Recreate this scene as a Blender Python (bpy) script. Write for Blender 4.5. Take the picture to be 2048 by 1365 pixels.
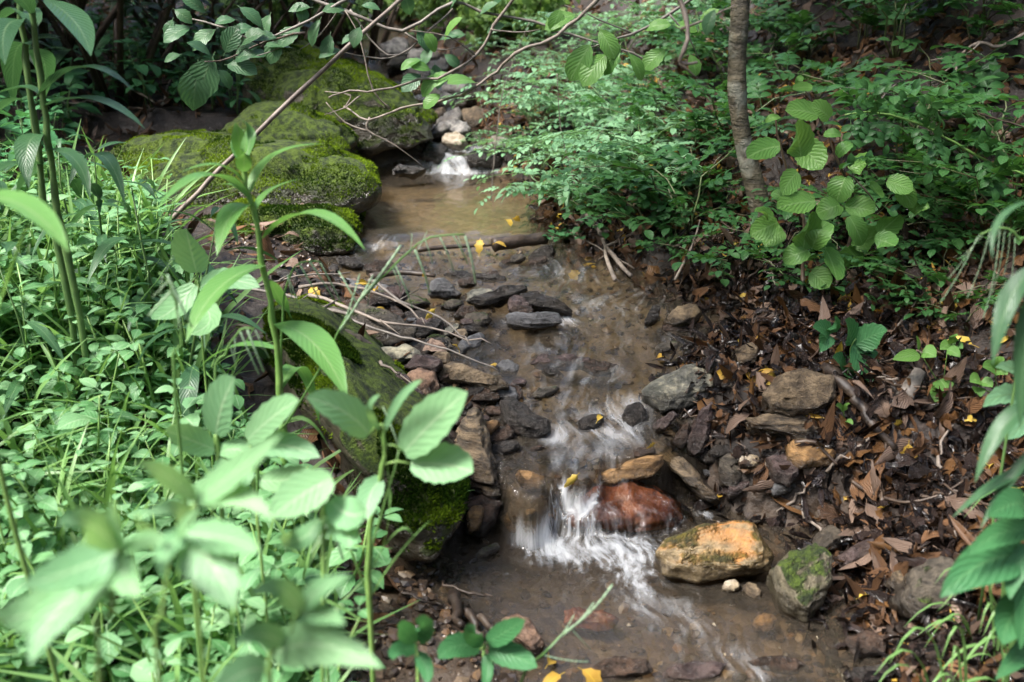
import bpy, bmesh, math, random
import numpy as np
from mathutils import Vector, Matrix, noise

# ------------------------------------------------------------------ camera, sky, sun, exposure
S = bpy.context.scene
COL = S.collection
for o in list(bpy.data.objects):
    bpy.data.objects.remove(o)

PITCH = math.radians(20.0)
CAM = Vector((0.0, 0.0, 1.0))
PX = 1990.0
cd = bpy.data.cameras.new('camera')
cd.sensor_width = 36.0
cd.lens = 36.0 * PX / 2048.0
cd.clip_start = 0.02
cd.clip_end = 300.0
cd.dof.use_dof = True
cd.dof.focus_distance = 2.25
cd.dof.aperture_fstop = 4.0
cam = bpy.data.objects.new('camera', cd)
cam.location = CAM
cam.rotation_euler = (math.radians(90) - PITCH, 0, 0)
COL.objects.link(cam)
S.camera = cam

SUN_EL, SUN_AZ = math.radians(58), math.radians(-115)   # azimuth from +Y (north), clockwise
W = bpy.data.worlds.new('World')
S.world = W
W.use_nodes = True
nt = W.node_tree
bg = nt.nodes['Background']
sky = nt.nodes.new('ShaderNodeTexSky')
sky.sky_type = 'NISHITA'
sky.sun_disc = False
sky.sun_elevation = SUN_EL
sky.sun_rotation = SUN_AZ
sky.air_density = 1.0
sky.dust_density = 4.0
sky.ozone_density = 1.0
nt.links.new(sky.outputs[0], bg.inputs[0])
bg.inputs[1].default_value = 0.055

sl = bpy.data.lights.new('sun', 'SUN')
sl.energy = 1.5
sl.angle = math.radians(20)
sl.color = (1.0, 0.97, 0.93)
sun = bpy.data.objects.new('sun', sl)
sd = Vector((math.sin(SUN_AZ) * math.cos(SUN_EL), math.cos(SUN_AZ) * math.cos(SUN_EL), math.sin(SUN_EL)))
sun.rotation_euler = (-sd).to_track_quat('-Z', 'Y').to_euler()
sun.location = sd * 20
COL.objects.link(sun)

vs = S.view_settings
vs.view_transform = 'Standard'
vs.look = 'None'
vs.exposure = 3.15
vs.gamma = 1.0
vs.use_curve_mapping = False
S.render.engine = 'CYCLES'
cy = S.cycles
cy.use_denoising = True
cy.max_bounces = 8
cy.diffuse_bounces = 3
cy.glossy_bounces = 3
cy.transmission_bounces = 4
cy.transparent_max_bounces = 10
cy.sample_clamp_indirect = 6.0
cy.caustics_reflective = False
cy.caustics_refractive = False

# ------------------------------------------------------------------ picture rays and the lie of the land
CP, SP = math.cos(PITCH), math.sin(PITCH)


def ray(px, py):
    u, v = (px - 1024.0) / PX, (682.5 - py) / PX
    return Vector((u, CP + v * SP, -SP + v * CP))


def at(px, py, Y):
    d = ray(px, py)
    return CAM + d * (Y / d.y)


def _hash(ix, iy, seed):
    n = (ix.astype(np.int64) * 374761393 + iy.astype(np.int64) * 668265263 + seed * 982451653) & 0x7FFFFFFF
    n = ((n ^ (n >> 13)) * 1274126177) & 0x7FFFFFFF
    return ((n ^ (n >> 16)) & 0xFFFF) / 65535.0


def vnoise(x, y, seed=0):
    ix, iy = np.floor(x), np.floor(y)
    fx, fy = x - ix, y - iy
    fx, fy = fx * fx * (3 - 2 * fx), fy * fy * (3 - 2 * fy)
    a, b = _hash(ix, iy, seed), _hash(ix + 1, iy, seed)
    c, d = _hash(ix, iy + 1, seed), _hash(ix + 1, iy + 1, seed)
    return (a + (b - a) * fx) * (1 - fy) + (c + (d - c) * fx) * fy - 0.5


def fbm(x, y, seed=0, o=4):
    s, a, f = 0, 1.0, 1.0
    for k in range(o):
        s = s + a * vnoise(x * f, y * f, seed + k * 17)
        a *= 0.5
        f *= 2.03
    return s


def sstep(a, b, x):
    t = np.clip((x - a) / (b - a), 0, 1)
    return t * t * (3 - 2 * t)


WY = np.array([-4, 1.60, 1.70, 1.83, 2.14, 2.39, 2.77, 2.86, 3.86, 3.90, 4.20, 4.6, 4.66, 5.2, 5.26, 6.1, 6.2, 7, 9, 12, 16, 45])
WZ = np.array([0.0, 0.085, .10, .12, .19, .24, .275, .29, .29, .355, .362, .37, .42, .43, .48, .50, .54, .57, .95, 1.9, 3.5, 14.0])


def base_w(Y):
    return np.interp(Y, WY, WZ)


FX = np.array([-1.0, -.2, -.05, -.005, .04, .072, .092, .108, .135, .162, .18, .2, .25, .30, .33, .45, 1.5])
FY = np.array([1.72, 1.72, 1.72, 1.640, 1.610, 1.635, 1.705, 1.675, 1.662, 1.68, 1.745, 1.735, 1.74, 1.76, 1.80, 1.84, 1.84])


def wsurf(x, Y):
    yf = np.interp(x, FX, FY)
    return base_w(Y) * np.where(Y < 1.9, sstep(0, 1, (Y - yf) / np.interp(x, [.0, .08, .10, .16, .2], [.048, .044, .034, .034, .04])), 1.0)


EDGE = [(1365, 1040, 1790), (1270, 985, 1720), (1180, 880, 1690), (1080, 880, 1670), (1000, 950, 1690),
        (950, 960, 1590), (900, 975, 1440), (850, 1000, 1400), (800, 985, 1350), (750, 960, 1370), (700, 880, 1440),
        (650, 840, 1450), (600, 780, 1390), (560, 700, 1340), (530, 640, 1250), (500, 690, 1160), (470, 712, 1110),
        (430, 715, 1085), (380, 720, 1090), (345, 740, 1020), (320, 860, 1000), (280, 870, 985), (240, 845, 950),
        (180, 800, 930), (130, 740, 880), (105, 700, 840)]
_ey, _el, _er = [], [], []
for py, pl, pr in EDGE:
    d = ray(1024, py)
    ts = np.linspace(1.0, 14, 6000)
    zz = 1 + d.z * ts - base_w(d.y * ts) * (d.y * ts > 1.68)
    k = int(np.argmax(zz < 0)) if (zz < 0).any() else 5999
    t = ts[k]
    _ey.append(d.y * t)
    _el.append((pl - 1024) / PX * t)
    _er.append((pr - 1024) / PX * t)
_o = np.argsort(_ey)
EY, EL, ER = np.array(_ey)[_o], np.array(_el)[_o], np.array(_er)[_o]
EY = np.concatenate([[-5, .6], EY, [9, 14, 45]])
EL = np.concatenate([[-.3, -.1], EL, [-1.7, -2.5, -4]])
ER = np.concatenate([[.7, .6], ER, [-1.3, -1.8, -3]])


def XL(Y):
    return np.interp(Y, EY, EL)


def XR(Y):
    return np.interp(Y, EY, ER)


def ground(x, Y):
    x, Y = np.asarray(x, float), np.asarray(Y, float)
    xl, xr = XL(Y), XR(Y)
    wob = fbm(x * 5, Y * 5, 3, 3) * .05
    dl, dr = xl - x + wob, x - xr + wob
    w = wsurf(x, Y - .018)
    t = np.clip((x - xl) / np.maximum(xr - xl, .05), 0, 1)
    bed = w - .012 - .05 * np.clip(np.sin(t * math.pi), 0, 1) ** .6 + fbm(x * 14, Y * 14, 5, 3) * .012
    bw = base_w(Y) * np.where(Y < 1.9, sstep(1.58, 1.85, Y), 1.0)
    near = np.clip((Y - .9) / 1.0, 0.25, 1)
    L = np.maximum(dl, 0)
    lz = bw - .012 + .035 * sstep(0, .08, L) + near * (.13 * np.minimum(L, 1.2)) + .36 * np.maximum(L - 1.3, 0) \
        + fbm(x * 3, Y * 3, 9, 4) * .07 * sstep(0, .4, L) + fbm(x * 16, Y * 16, 10, 3) * .018 * sstep(0, .1, L)
    R = np.maximum(dr, 0)
    rz = bw - .012 + .045 * sstep(0, .09, R) + .40 * np.minimum(R, .95) + .95 * np.clip(R - .95, 0, .7) + .5 * np.maximum(R - 1.65, 0) \
        + fbm(x * 2.6, Y * 2.6, 12, 4) * .12 * sstep(0, .5, R) + fbm(x * 15, Y * 15, 13, 3) * .022 * sstep(0, .1, R)
    return np.where(dl > 0, np.maximum(lz, bed * 0 + lz), np.where(dr > 0, rz, bed))


def surf(x, Y):
    g = ground(x, Y)
    return np.maximum(g, np.where((x > XL(Y) - .02) & (x < XR(Y) + .02), wsurf(x, Y), -9))


_T = .9 * (16 / .9) ** np.linspace(0, 1, 700)


def hit(px, py, up=0.0, fn=ground):
    """Where the sight line through a photo pixel meets the ground (raised by up)."""
    d = ray(px, py)
    z = 1 + d.z * _T - fn(d.x * _T, d.y * _T) - up
    k = np.argmax(z < 0)
    if not (z < 0).any():
        return CAM + d * float(_T[-1])
    k = max(int(k), 1)
    f = z[k - 1] / (z[k - 1] - z[k])
    return CAM + d * float(_T[k - 1] + (_T[k] - _T[k - 1]) * f)


def G(x, Y):
    return float(ground(x, Y))


# ------------------------------------------------------------------ builders
class MB:
    """Collects tubes, leaves and faces for one mesh."""
    def __init__(self):
        self.v, self.f, self.uv, self.n = [], [], [], 0

    def add(self, verts, faces, uvs=None):
        self.v.extend([tuple(p) for p in verts])
        self.f.extend([tuple(i + self.n for i in f) for f in faces])
        self.uv.extend(uvs if uvs is not None else [(0, 0)] * len(verts))
        self.n += len(verts)

    def tube(self, pts, radii, sides=5, cap=True):
        pts = [Vector(p) for p in pts]
        if not hasattr(radii, '__len__'):
            radii = [radii] * len(pts)
        n = len(pts)
        vs_, fs, uv = [], [], []
        ref = None
        for i, p in enumerate(pts):
            t = (pts[min(i + 1, n - 1)] - pts[max(i - 1, 0)])
            if t.length < 1e-9:
                t = Vector((0, 0, 1))
            t.normalize()
            if ref is None:
                ref = Vector((1, 0, 0)) if abs(t.x) < .8 else Vector((0, 1, 0))
            a = (ref - t * ref.dot(t)).normalized()
            b = t.cross(a)
            ref = a
            for s in range(sides):
                an = 2 * math.pi * s / sides
                vs_.append(p + (a * math.cos(an) + b * math.sin(an)) * radii[i])
                uv.append((s / sides, i / max(n - 1, 1)))
        for i in range(n - 1):
            for s in range(sides):
                s2 = (s + 1) % sides
                fs.append((i * sides + s, i * sides + s2, (i + 1) * sides + s2, (i + 1) * sides + s))
        if cap:
            fs.append(tuple(range(sides))[::-1])
            fs.append(tuple((n - 1) * sides + s for s in range(sides)))
        self.add(vs_, fs, uv)

    def mesh(self, name, mat, smooth=True):
        me = bpy.data.meshes.new(name)
        me.from_pydata(self.v, [], self.f)
        ul = me.uv_layers.new(name='UVMap')
        li = np.empty(len(me.loops), dtype=np.int32)
        me.loops.foreach_get('vertex_index', li)
        ul.data.foreach_set('uv', np.array(self.uv, dtype=np.float32)[li].ravel())
        if smooth:
            me.polygons.foreach_set('use_smooth', np.ones(len(me.polygons), dtype=bool))
        if mat:
            me.materials.append(mat)
        me.update()
        return me


def tag(o, label=None, cat=None, group=None, kind=None):
    if label:
        o['label'] = label
    if cat:
        o['category'] = cat
    if group:
        o['group'] = group
    if kind:
        o['kind'] = kind
    return o


def thing(name, label, cat, loc=(0, 0, 0), rz=0.0, group=None):
    o = bpy.data.objects.new(name, None)
    o.empty_display_size = .02
    o.location = loc
    o.rotation_euler = (0, 0, rz)
    COL.objects.link(o)
    return tag(o, label, cat, group)


def obj(name, me, parent=None, M=None):
    o = bpy.data.objects.new(name, me)
    COL.objects.link(o)
    if parent is not None:
        o.parent = parent
    if M is not None:
        o.matrix_basis = M
    return o


def copy_tree(root, kids=None):
    c = root.copy()
    COL.objects.link(c)
    for ch in root.children:
        d = copy_tree(ch)
        d.parent = c
    return c


def frame(p, d, up=Vector((0, 0, 1)), s=1.0, roll=0.0):
    """Matrix that puts a leaf (along +Y, face +Z) at p along d."""
    y = Vector(d).normalized()
    x = y.cross(up)
    if x.length < 1e-4:
        x = Vector((1, 0, 0))
    x.normalize()
    z = x.cross(y)
    if roll:
        c, sn = math.cos(roll), math.sin(roll)
        x, z = x * c + z * sn, z * c - x * sn
    M = Matrix(((x.x, y.x, z.x, 0), (x.y, y.y, z.y, 0), (x.z, y.z, z.z, 0), (0, 0, 0, 1)))
    return Matrix.Translation(p) @ M @ Matrix.Scale(s, 4)


# ------------------------------------------------------------------ materials
def new_mat(name):
    m = bpy.data.materials.new(name)
    m.use_nodes = True
    t = m.node_tree
    for n in list(t.nodes):
        t.nodes.remove(n)
    return m, t


class N:
    """Tiny helper to write node graphs."""
    def __init__(self, t):
        self.t = t

    def __call__(self, kind, ins=None, **kw):
        n = self.t.nodes.new(kind)
        for k, v in kw.items():
            setattr(n, k, v)
        for k, v in (ins or {}).items():
            if isinstance(v, bpy.types.NodeSocket):
                self.t.links.new(v, n.inputs[k])
            else:
                n.inputs[k].default_value = v
        return n

    def math(self, op, a, b=0.0, c=0.0):
        return self('ShaderNodeMath', {0: a, 1: b, 2: c}, operation=op).outputs[0]

    def mix(self, f, a, b, blend='MIX'):
        n = self('ShaderNodeMix', {}, data_type='RGBA', blend_type=blend)
        for i, v in ((0, f), (6, a), (7, b)):
            if isinstance(v, bpy.types.NodeSocket):
                self.t.links.new(v, n.inputs[i])
            else:
                n.inputs[i].default_value = v if i == 0 else (*v, 1.0)
        return n.outputs[2]

    def noise(self, co, scale, detail=4, rough=.55):
        return self('ShaderNodeTexNoise', {'Vector': co, 'Scale': scale, 'Detail': detail, 'Roughness': rough}).outputs[0]

    def ramp(self, f, a, b):
        return self('ShaderNodeMapRange', {0: f, 1: a, 2: b}, interpolation_type='SMOOTHSTEP').outputs[0]


def leaf_mat(name, ca, cb, vein, trans, rough=.38, tr=.35, side=9.0, slope=.35, spec=.3, bump=.25, spots=None):
    m, t = new_mat(name)
    n = N(t)
    info = n('ShaderNodeObjectInfo')
    uv = n('ShaderNodeUVMap')
    sp = n('ShaderNodeSeparateXYZ', {0: uv.outputs[0]})
    mm = n.math('MULTIPLY', n.math('ABSOLUTE', n.math('SUBTRACT', sp.outputs[0], .5)), 2.0)
    mid = n.math('SUBTRACT', 1.0, n.ramp(mm, .015, .11))
    ph = n.math('FRACT', n.math('MULTIPLY', n.math('SUBTRACT', sp.outputs[1], n.math('MULTIPLY', mm, slope)), side))
    tri = n.math('ABSOLUTE', n.math('SUBTRACT', ph, .5))
    sv = n.ramp(tri, .40, .5)
    co = n('ShaderNodeVectorMath', {0: uv.outputs[0], 1: n('ShaderNodeCombineXYZ', {0: n.math('MULTIPLY', info.outputs['Random'], 37.0), 1: 0.0, 2: 0.0}).outputs[0]}, operation='ADD').outputs[0]
    nz = n.noise(co, 5, 3)
    f = n.math('ADD', n.math('MULTIPLY', info.outputs['Random'], .75), n.math('MULTIPLY', nz, .35))
    tint = n('ShaderNodeAttribute', attribute_name='tint')
    f = n.math('FRACT', n.math('ADD', f, tint.outputs['Fac']))
    col = n.mix(f, ca, cb)
    vm = n.math('MAXIMUM', n.math('MULTIPLY', mid, .75), n.math('MULTIPLY', sv, .2))
    col = n.mix(vm, col, vein)
    if spots:
        sn = n.ramp(n.noise(co, 9, 4, .7), .66, .70)
        col = n.mix(n.math('MULTIPLY', sn, .8), col, spots)
    hgt = n.math('ADD', n.math('MULTIPLY', n.math('ABSOLUTE', tri), 1.0), n.math('MULTIPLY', nz, .6))
    bp = n('ShaderNodeBump', {'Strength': bump, 'Distance': .004, 'Height': hgt})
    pr = n('ShaderNodeBsdfPrincipled', {'Base Color': col, 'Roughness': rough, 'Specular IOR Level': spec, 'Normal': bp.outputs[0]})
    tc = n.mix(.5, col, trans)
    tl = n('ShaderNodeBsdfTranslucent', {'Color': tc, 'Normal': bp.outputs[0]})
    mx = n('ShaderNodeMixShader', {0: tr, 1: pr.outputs[0], 2: tl.outputs[0]})
    out = n('ShaderNodeOutputMaterial', {0: mx.outputs[0]})
    return m


M_JEWEL = leaf_mat('jewelweed_leaf', (.055, .175, .058), (.165, .355, .15), (.30, .46, .26), (.28, .50, .06), rough=.42, tr=.36, side=6, spots=(.17, .17, .05))
M_PALE = leaf_mat('pale_leaf', (.15, .33, .165), (.24, .44, .21), (.40, .56, .34), (.38, .60, .08), rough=.40, tr=.40, side=7, spots=(.22, .22, .07))
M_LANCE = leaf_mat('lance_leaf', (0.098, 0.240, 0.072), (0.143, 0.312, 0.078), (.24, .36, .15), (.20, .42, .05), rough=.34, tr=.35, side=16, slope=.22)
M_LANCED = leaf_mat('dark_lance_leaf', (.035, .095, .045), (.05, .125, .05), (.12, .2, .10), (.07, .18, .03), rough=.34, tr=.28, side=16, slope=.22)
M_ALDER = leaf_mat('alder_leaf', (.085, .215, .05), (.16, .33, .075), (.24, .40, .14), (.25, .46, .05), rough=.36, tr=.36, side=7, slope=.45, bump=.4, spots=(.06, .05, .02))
M_ALDERD = leaf_mat('shaded_alder_leaf', (.045, .115, .055), (.07, .15, .065), (.12, .2, .10), (.10, .24, .04), rough=.36, tr=.3, side=7, slope=.45, bump=.4)  # darker copy of the alder leaf, shade put into its colour
M_ROSE = leaf_mat('rose_leaf', (.024, .088, .026), (.050, .138, .036), (.08, .18, .06), (.10, .28, .03), rough=.38, tr=.32, side=5)
M_BANK = leaf_mat('bank_leaf', (.11, .25, .13), (.22, .40, .21), (.15, .27, .11), (.18, .36, .06), rough=.40, tr=.34, side=5)
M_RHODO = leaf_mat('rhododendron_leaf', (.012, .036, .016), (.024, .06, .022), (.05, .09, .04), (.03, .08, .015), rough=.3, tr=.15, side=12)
M_BRAMBLE = leaf_mat('bramble_leaf', (.045, .16, .06), (.06, .19, .07), (.10, .25, .10), (.10, .30, .05), rough=.4, tr=.3, side=8, bump=.35)
M_GRASS = leaf_mat('grass_blade', (.10, .23, .06), (.17, .31, .10), (.20, .34, .12), (.22, .42, .06), rough=.38, tr=.35, side=0, bump=.05)
M_SEED = leaf_mat('grass_seed', (.30, .47, .30), (.38, .52, .34), (.3, .42, .26), (.3, .42, .2), rough=.6, tr=.3, side=0, bump=.05)
M_FAR = leaf_mat('far_leaf', (.09, .18, .06), (.20, .31, .09), (.14, .24, .08), (.24, .40, .06), rough=.42, tr=.38, side=4)
M_CROWN = leaf_mat('crown_leaf', (.03, .08, .025), (.05, .11, .03), (.06, .12, .04), (.07, .16, .02), rough=.45, tr=.25, side=4)
M_DEAD = leaf_mat('dead_leaf', (.009, .006, .005), (.20, .105, .052), (.03, .016, .011), (.12, .055, .02), rough=.40, tr=.15, side=8, slope=.5, bump=.6, spots=(.03, .018, .012))
M_PALED = leaf_mat('bleached_leaf', (.10, .066, .05), (.25, .175, .13), (.11, .07, .045), (.3, .18, .09), rough=.5, tr=.15, side=8, slope=.5, bump=.6, spots=(.06, .035, .02))
M_TANLEAF = leaf_mat('tan_leaf', (.08, .036, .012), (.18, .092, .034), (.14, .07, .03), (.3, .14, .04), rough=.42, tr=.18, side=8, slope=.5, bump=.6, spots=(.04, .02, .01))
M_WETLEAF = leaf_mat('wet_leaf', (.006, .005, .005), (.045, .030, .025), (.02, .014, .012), (.05, .03, .02), rough=.16, tr=.05, side=8, slope=.5, spec=.6, bump=.8)
M_YEL = leaf_mat('yellow_leaf', (.30, .14, .02), (.64, .48, .09), (.6, .4, .05), (.7, .45, .03), rough=.42, tr=.25, side=7, slope=.4, spots=(.20, .09, .02))


def plain_mat(name, c1, c2, rough=.6, scale=30, bump=.3, stretch=None, spec=.5, detail=5):
    m, t = new_mat(name)
    n = N(t)
    info = n('ShaderNodeObjectInfo')
    co = n('ShaderNodeTexCoord').outputs['Object']
    if stretch:
        co = n('ShaderNodeMapping', {'Vector': co, 'Scale': stretch}).outputs[0]
    nz = n.noise(co, scale, detail)
    f = n.ramp(n.math('ADD', nz, n.math('MULTIPLY', n.math('SUBTRACT', info.outputs['Random'], .5), .2)), .3, .7)
    col = n.mix(f, c1, c2)
    bp = n('ShaderNodeBump', {'Strength': bump, 'Distance': .004, 'Height': nz})
    pr = n('ShaderNodeBsdfPrincipled', {'Base Color': col, 'Roughness': rough, 'Specular IOR Level': spec, 'Normal': bp.outputs[0]})
    n('ShaderNodeOutputMaterial', {0: pr.outputs[0]})
    return m


M_STEM = plain_mat('green_stem', (.13, .25, .06), (.20, .33, .09), .4, 40, .1)
M_STEMD = plain_mat('dark_green_stem', (.06, .12, .035), (.10, .17, .05), .45, 40, .1)
M_CANE = plain_mat('rose_cane', (.07, .06, .03), (.09, .13, .04), .5, 40, .2)
M_TWIG = plain_mat('grey_twig', (.13, .105, .085), (.26, .215, .175), .65, 60, .5)
M_DTWIG = plain_mat('dark_twig', (.045, .03, .022), (.11, .075, .05), .5, 60, .5)
M_BRANCH = plain_mat('branch_bark', (.10, .085, .072), (.20, .175, .15), .6, 50, .6)
M_DRYCANE = plain_mat('dry_cane', (.10, .075, .06), (.20, .16, .13), .6, 40, .4, (1, 1, .15))
M_WETWOOD = plain_mat('wet_wood', (.018, .012, .009), (.062, .042, .028), .5, 45, 1.0)


def bark_mat():
    m, t = new_mat('sapling_bark')
    n = N(t)
    co = n('ShaderNodeTexCoord').outputs['Object']
    st = n('ShaderNodeMapping', {'Vector': co, 'Scale': (1, 1, 3.5)}).outputs[0]
    a = n.noise(st, 14, 6, .65)
    b = n.noise(co, 9, 3)
    c = n.noise(co, 120, 2)
    col = n.mix(n.ramp(a, .3, .7), (.028, .024, .015), (.15, .125, .078))
    col = n.mix(n.math('MULTIPLY', n.ramp(b, .52, .62), .75), col, (.25, .25, .20))
    col = n.mix(n.math('MULTIPLY', n.ramp(c, .62, .7), .4), col, (.05, .035, .02))
    h = n.math('ADD', n.math('MULTIPLY', a, .7), n.math('MULTIPLY', c, .3))
    bp = n('ShaderNodeBump', {'Strength': 1.0, 'Distance': .012, 'Height': h})
    pr = n('ShaderNodeBsdfPrincipled', {'Base Color': col, 'Roughness': .7, 'Normal': bp.outputs[0]})
    n('ShaderNodeOutputMaterial', {0: pr.outputs[0]})
    return m


M_BARK = bark_mat()


def rock_mat(name, c1, c2, c3, rough=.55, scale=18, strata=0.0, moss=0.0, lichen=0.0, lcol=(.42, .43, .36), mosscol=((.015, .030, .005), (.095, .15, .012)), bump=1.0, spec=.5, axis=(1, 1, 6), topcol=None):
    m, t = new_mat(name)
    n = N(t)
    tcn = n('ShaderNodeTexCoord')
    co = tcn.outputs['Object']
    info = n('ShaderNodeObjectInfo')
    off = n('ShaderNodeVectorMath', {0: co, 1: info.outputs['Location']}, operation='ADD').outputs[0]
    st = n('ShaderNodeMapping', {'Vector': off, 'Scale': axis, 'Rotation': (.25, .2, .1)}).outputs[0]
    a = n.noise(off, scale * 1.5, 8, .72)
    b = n.noise(st, scale * 1.1, 7, .7)
    fine = n.noise(off, scale * 7, 4, .7)
    mixn = n.math('ADD', n.math('MULTIPLY', a, 1 - strata), n.math('MULTIPLY', b, strata))
    col = n.mix(n.ramp(mixn, .42, .60), c1, tuple(min(.8, x * 1.25) for x in c2))
    col = n.mix(n.ramp(n.noise(off, scale * .45, 4), .52, .72), col, c3)
    col = n.mix(n.math('MULTIPLY', n.ramp(fine, .55, .75), .45), col, tuple(min(1, x * 1.9 + .02) for x in c2))
    col = n.mix(n.math('MULTIPLY', n.ramp(fine, .47, .3), .5), col, tuple(x * .35 for x in c1))
    h = n.math('ADD', n.math('MULTIPLY', mixn, .8), n.math('MULTIPLY', fine, .25))
    rg = n.math('ADD', rough - .12, n.math('MULTIPLY', a, .26))
    nz = n('ShaderNodeSeparateXYZ', {0: n('ShaderNodeNewGeometry').outputs['Normal']}).outputs[2]
    if topcol:
        tf = n.ramp(n.math('ADD', nz, n.math('MULTIPLY', n.math('SUBTRACT', a, .5), 1.2)), .55, 1.05)
        col = n.mix(tf, col, n.mix(n.ramp(fine, .4, .65), topcol, tuple(x * 1.5 for x in topcol)))
    if lichen:
        lm = n.math('MULTIPLY', n.ramp(n.noise(off, 26, 5, .65), .60 - lichen * .12, .68), n.ramp(nz, -.1, .4))
        col = n.mix(lm, col, lcol)
        rg = n.math('ADD', rg, n.math('MULTIPLY', lm, .3))
    if moss:
        mn = n.noise(off, 7, 6, .62)
        mm = n.ramp(n.math('ADD', n.math('MULTIPLY', nz, .55), n.math('MULTIPLY', n.math('SUBTRACT', mn, .5), 1.5)), .62 - moss, .78 - moss)
        mc = n.mix(n.ramp(n.noise(off, 40, 5, .7), .35, .65), mosscol[0], mosscol[1])
        col = n.mix(mm, col, mc)
        rg = n.math('ADD', rg, n.math('MULTIPLY', mm, .4))
        h = n.math('ADD', h, n.math('MULTIPLY', mm, n.math('ADD', .3, n.math('MULTIPLY', n.noise(off, 150, 3, .7), 1.4))))
    lz = n('ShaderNodeSeparateXYZ', {0: co}).outputs[2]
    wet = n.ramp(n.math('ADD', lz, n.math('MULTIPLY', n.math('SUBTRACT', a, .5), .05)), .012, -.016)
    col = n.mix(n.math('MULTIPLY', wet, .6), col, (.02, .015, .011))
    rg = n.math('MULTIPLY', rg, n.math('SUBTRACT', 1.0, n.math('MULTIPLY', wet, .6)))
    bp = n('ShaderNodeBump', {'Strength': min(bump, 1.0), 'Distance': .022, 'Height': h})
    pr = n('ShaderNodeBsdfPrincipled', {'Base Color': col, 'Roughness': rg, 'Specular IOR Level': spec, 'Normal': bp.outputs[0]})
    n('ShaderNodeOutputMaterial', {0: pr.outputs[0]})
    return m


R_GREY = rock_mat('lichened_grey_rock', (.05, .05, .04), (.16, .155, .125), (.085, .088, .072), .5, 20, .3, lichen=1.2, lcol=(.44, .40, .28))
R_TAN = rock_mat('tan_rock', (0.062, 0.043, 0.025), (0.186, 0.136, 0.081), (0.124, 0.087, 0.043), .5, 22, .25)
R_SCHIST = rock_mat('banded_schist', (0.046, 0.036, 0.026), (.190, .140, .085), (.10, .066, .034), .42, 16, .85)
R_ORANGE = rock_mat('orange_tan_rock', (0.115, 0.061, 0.022), (0.288, 0.166, 0.065), (0.173, 0.115, 0.065), .42, 16, .5)
R_WETBR = rock_mat('wet_brown_rock', (0.019, 0.012, 0.008), (0.059, 0.036, 0.024), (0.043, 0.028, 0.020), .2, 20, .35)
R_WETDK = rock_mat('wet_dark_rock', (0.011, 0.009, 0.008), (0.038, 0.032, 0.027), (0.025, 0.021, 0.017), .2, 24, .4)
R_PURPLE = rock_mat('purplish_brown_rock', (0.031, 0.020, 0.019), (0.087, 0.061, 0.055), (0.062, 0.041, 0.031), .2, 20, .35)
R_PINK = rock_mat('pinkish_rock', (0.087, 0.046, 0.028), (0.260, 0.161, 0.105), (0.062, 0.037, 0.028), .38, 22, .2)
R_QUARTZ = rock_mat('yellow_quartz', (.09, .058, .02), (.30, .225, .12), (.36, .31, .22), .30, 11, .35, moss=.34, mosscol=((.03, .028, .008), (.12, .095, .012)), bump=.8, topcol=(.30, .12, .022))
R_PALE = rock_mat('pale_grey_rock', (.08, .075, .07), (.25, .235, .21), (.16, .13, .10), .5, 18, .3)
R_WHITE = rock_mat('cream_rock', (0.259, 0.202, 0.130), (0.446, 0.389, 0.302), (0.324, 0.245, 0.144), .35, 20, .2)
R_RED = rock_mat('red_rock', (.085, .022, .009), (.19, .060, .022), (.12, .038, .017), .2, 10, .8, axis=(1, .3, 1), spec=.5, bump=.6)
R_MOSSY = rock_mat('mossy_grey_rock', (0.062, 0.055, 0.031), (0.167, 0.143, 0.093), (0.099, 0.084, 0.043), .5, 22, .6, moss=.32, axis=(5, 1, 1))
R_MOSSDK = rock_mat('moss_tinged_rock', (0.031, 0.026, 0.020), (0.093, 0.077, 0.056), (0.056, 0.043, 0.028), .45, 20, .4, moss=.10)
R_BLUE = rock_mat('blue_grey_rock', (0.053, 0.053, 0.055), (0.124, 0.124, 0.127), (0.081, 0.081, 0.077), .42, 20, .5)
R_BOULDER = rock_mat('mossy_boulder', (0.025, 0.021, 0.014), (0.096, 0.084, 0.059), (0.059, 0.048, 0.028), .6, 7, .5, moss=.62, lichen=.35, lcol=(.26, .27, .20), axis=(1, 1, 4), bump=1.0)
R_BOULDERN = rock_mat('near_mossy_boulder', (0.021, 0.019, 0.011), (0.074, 0.062, 0.038), (0.046, 0.037, 0.019), .6, 9, .3, moss=.58, bump=1.0)


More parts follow.
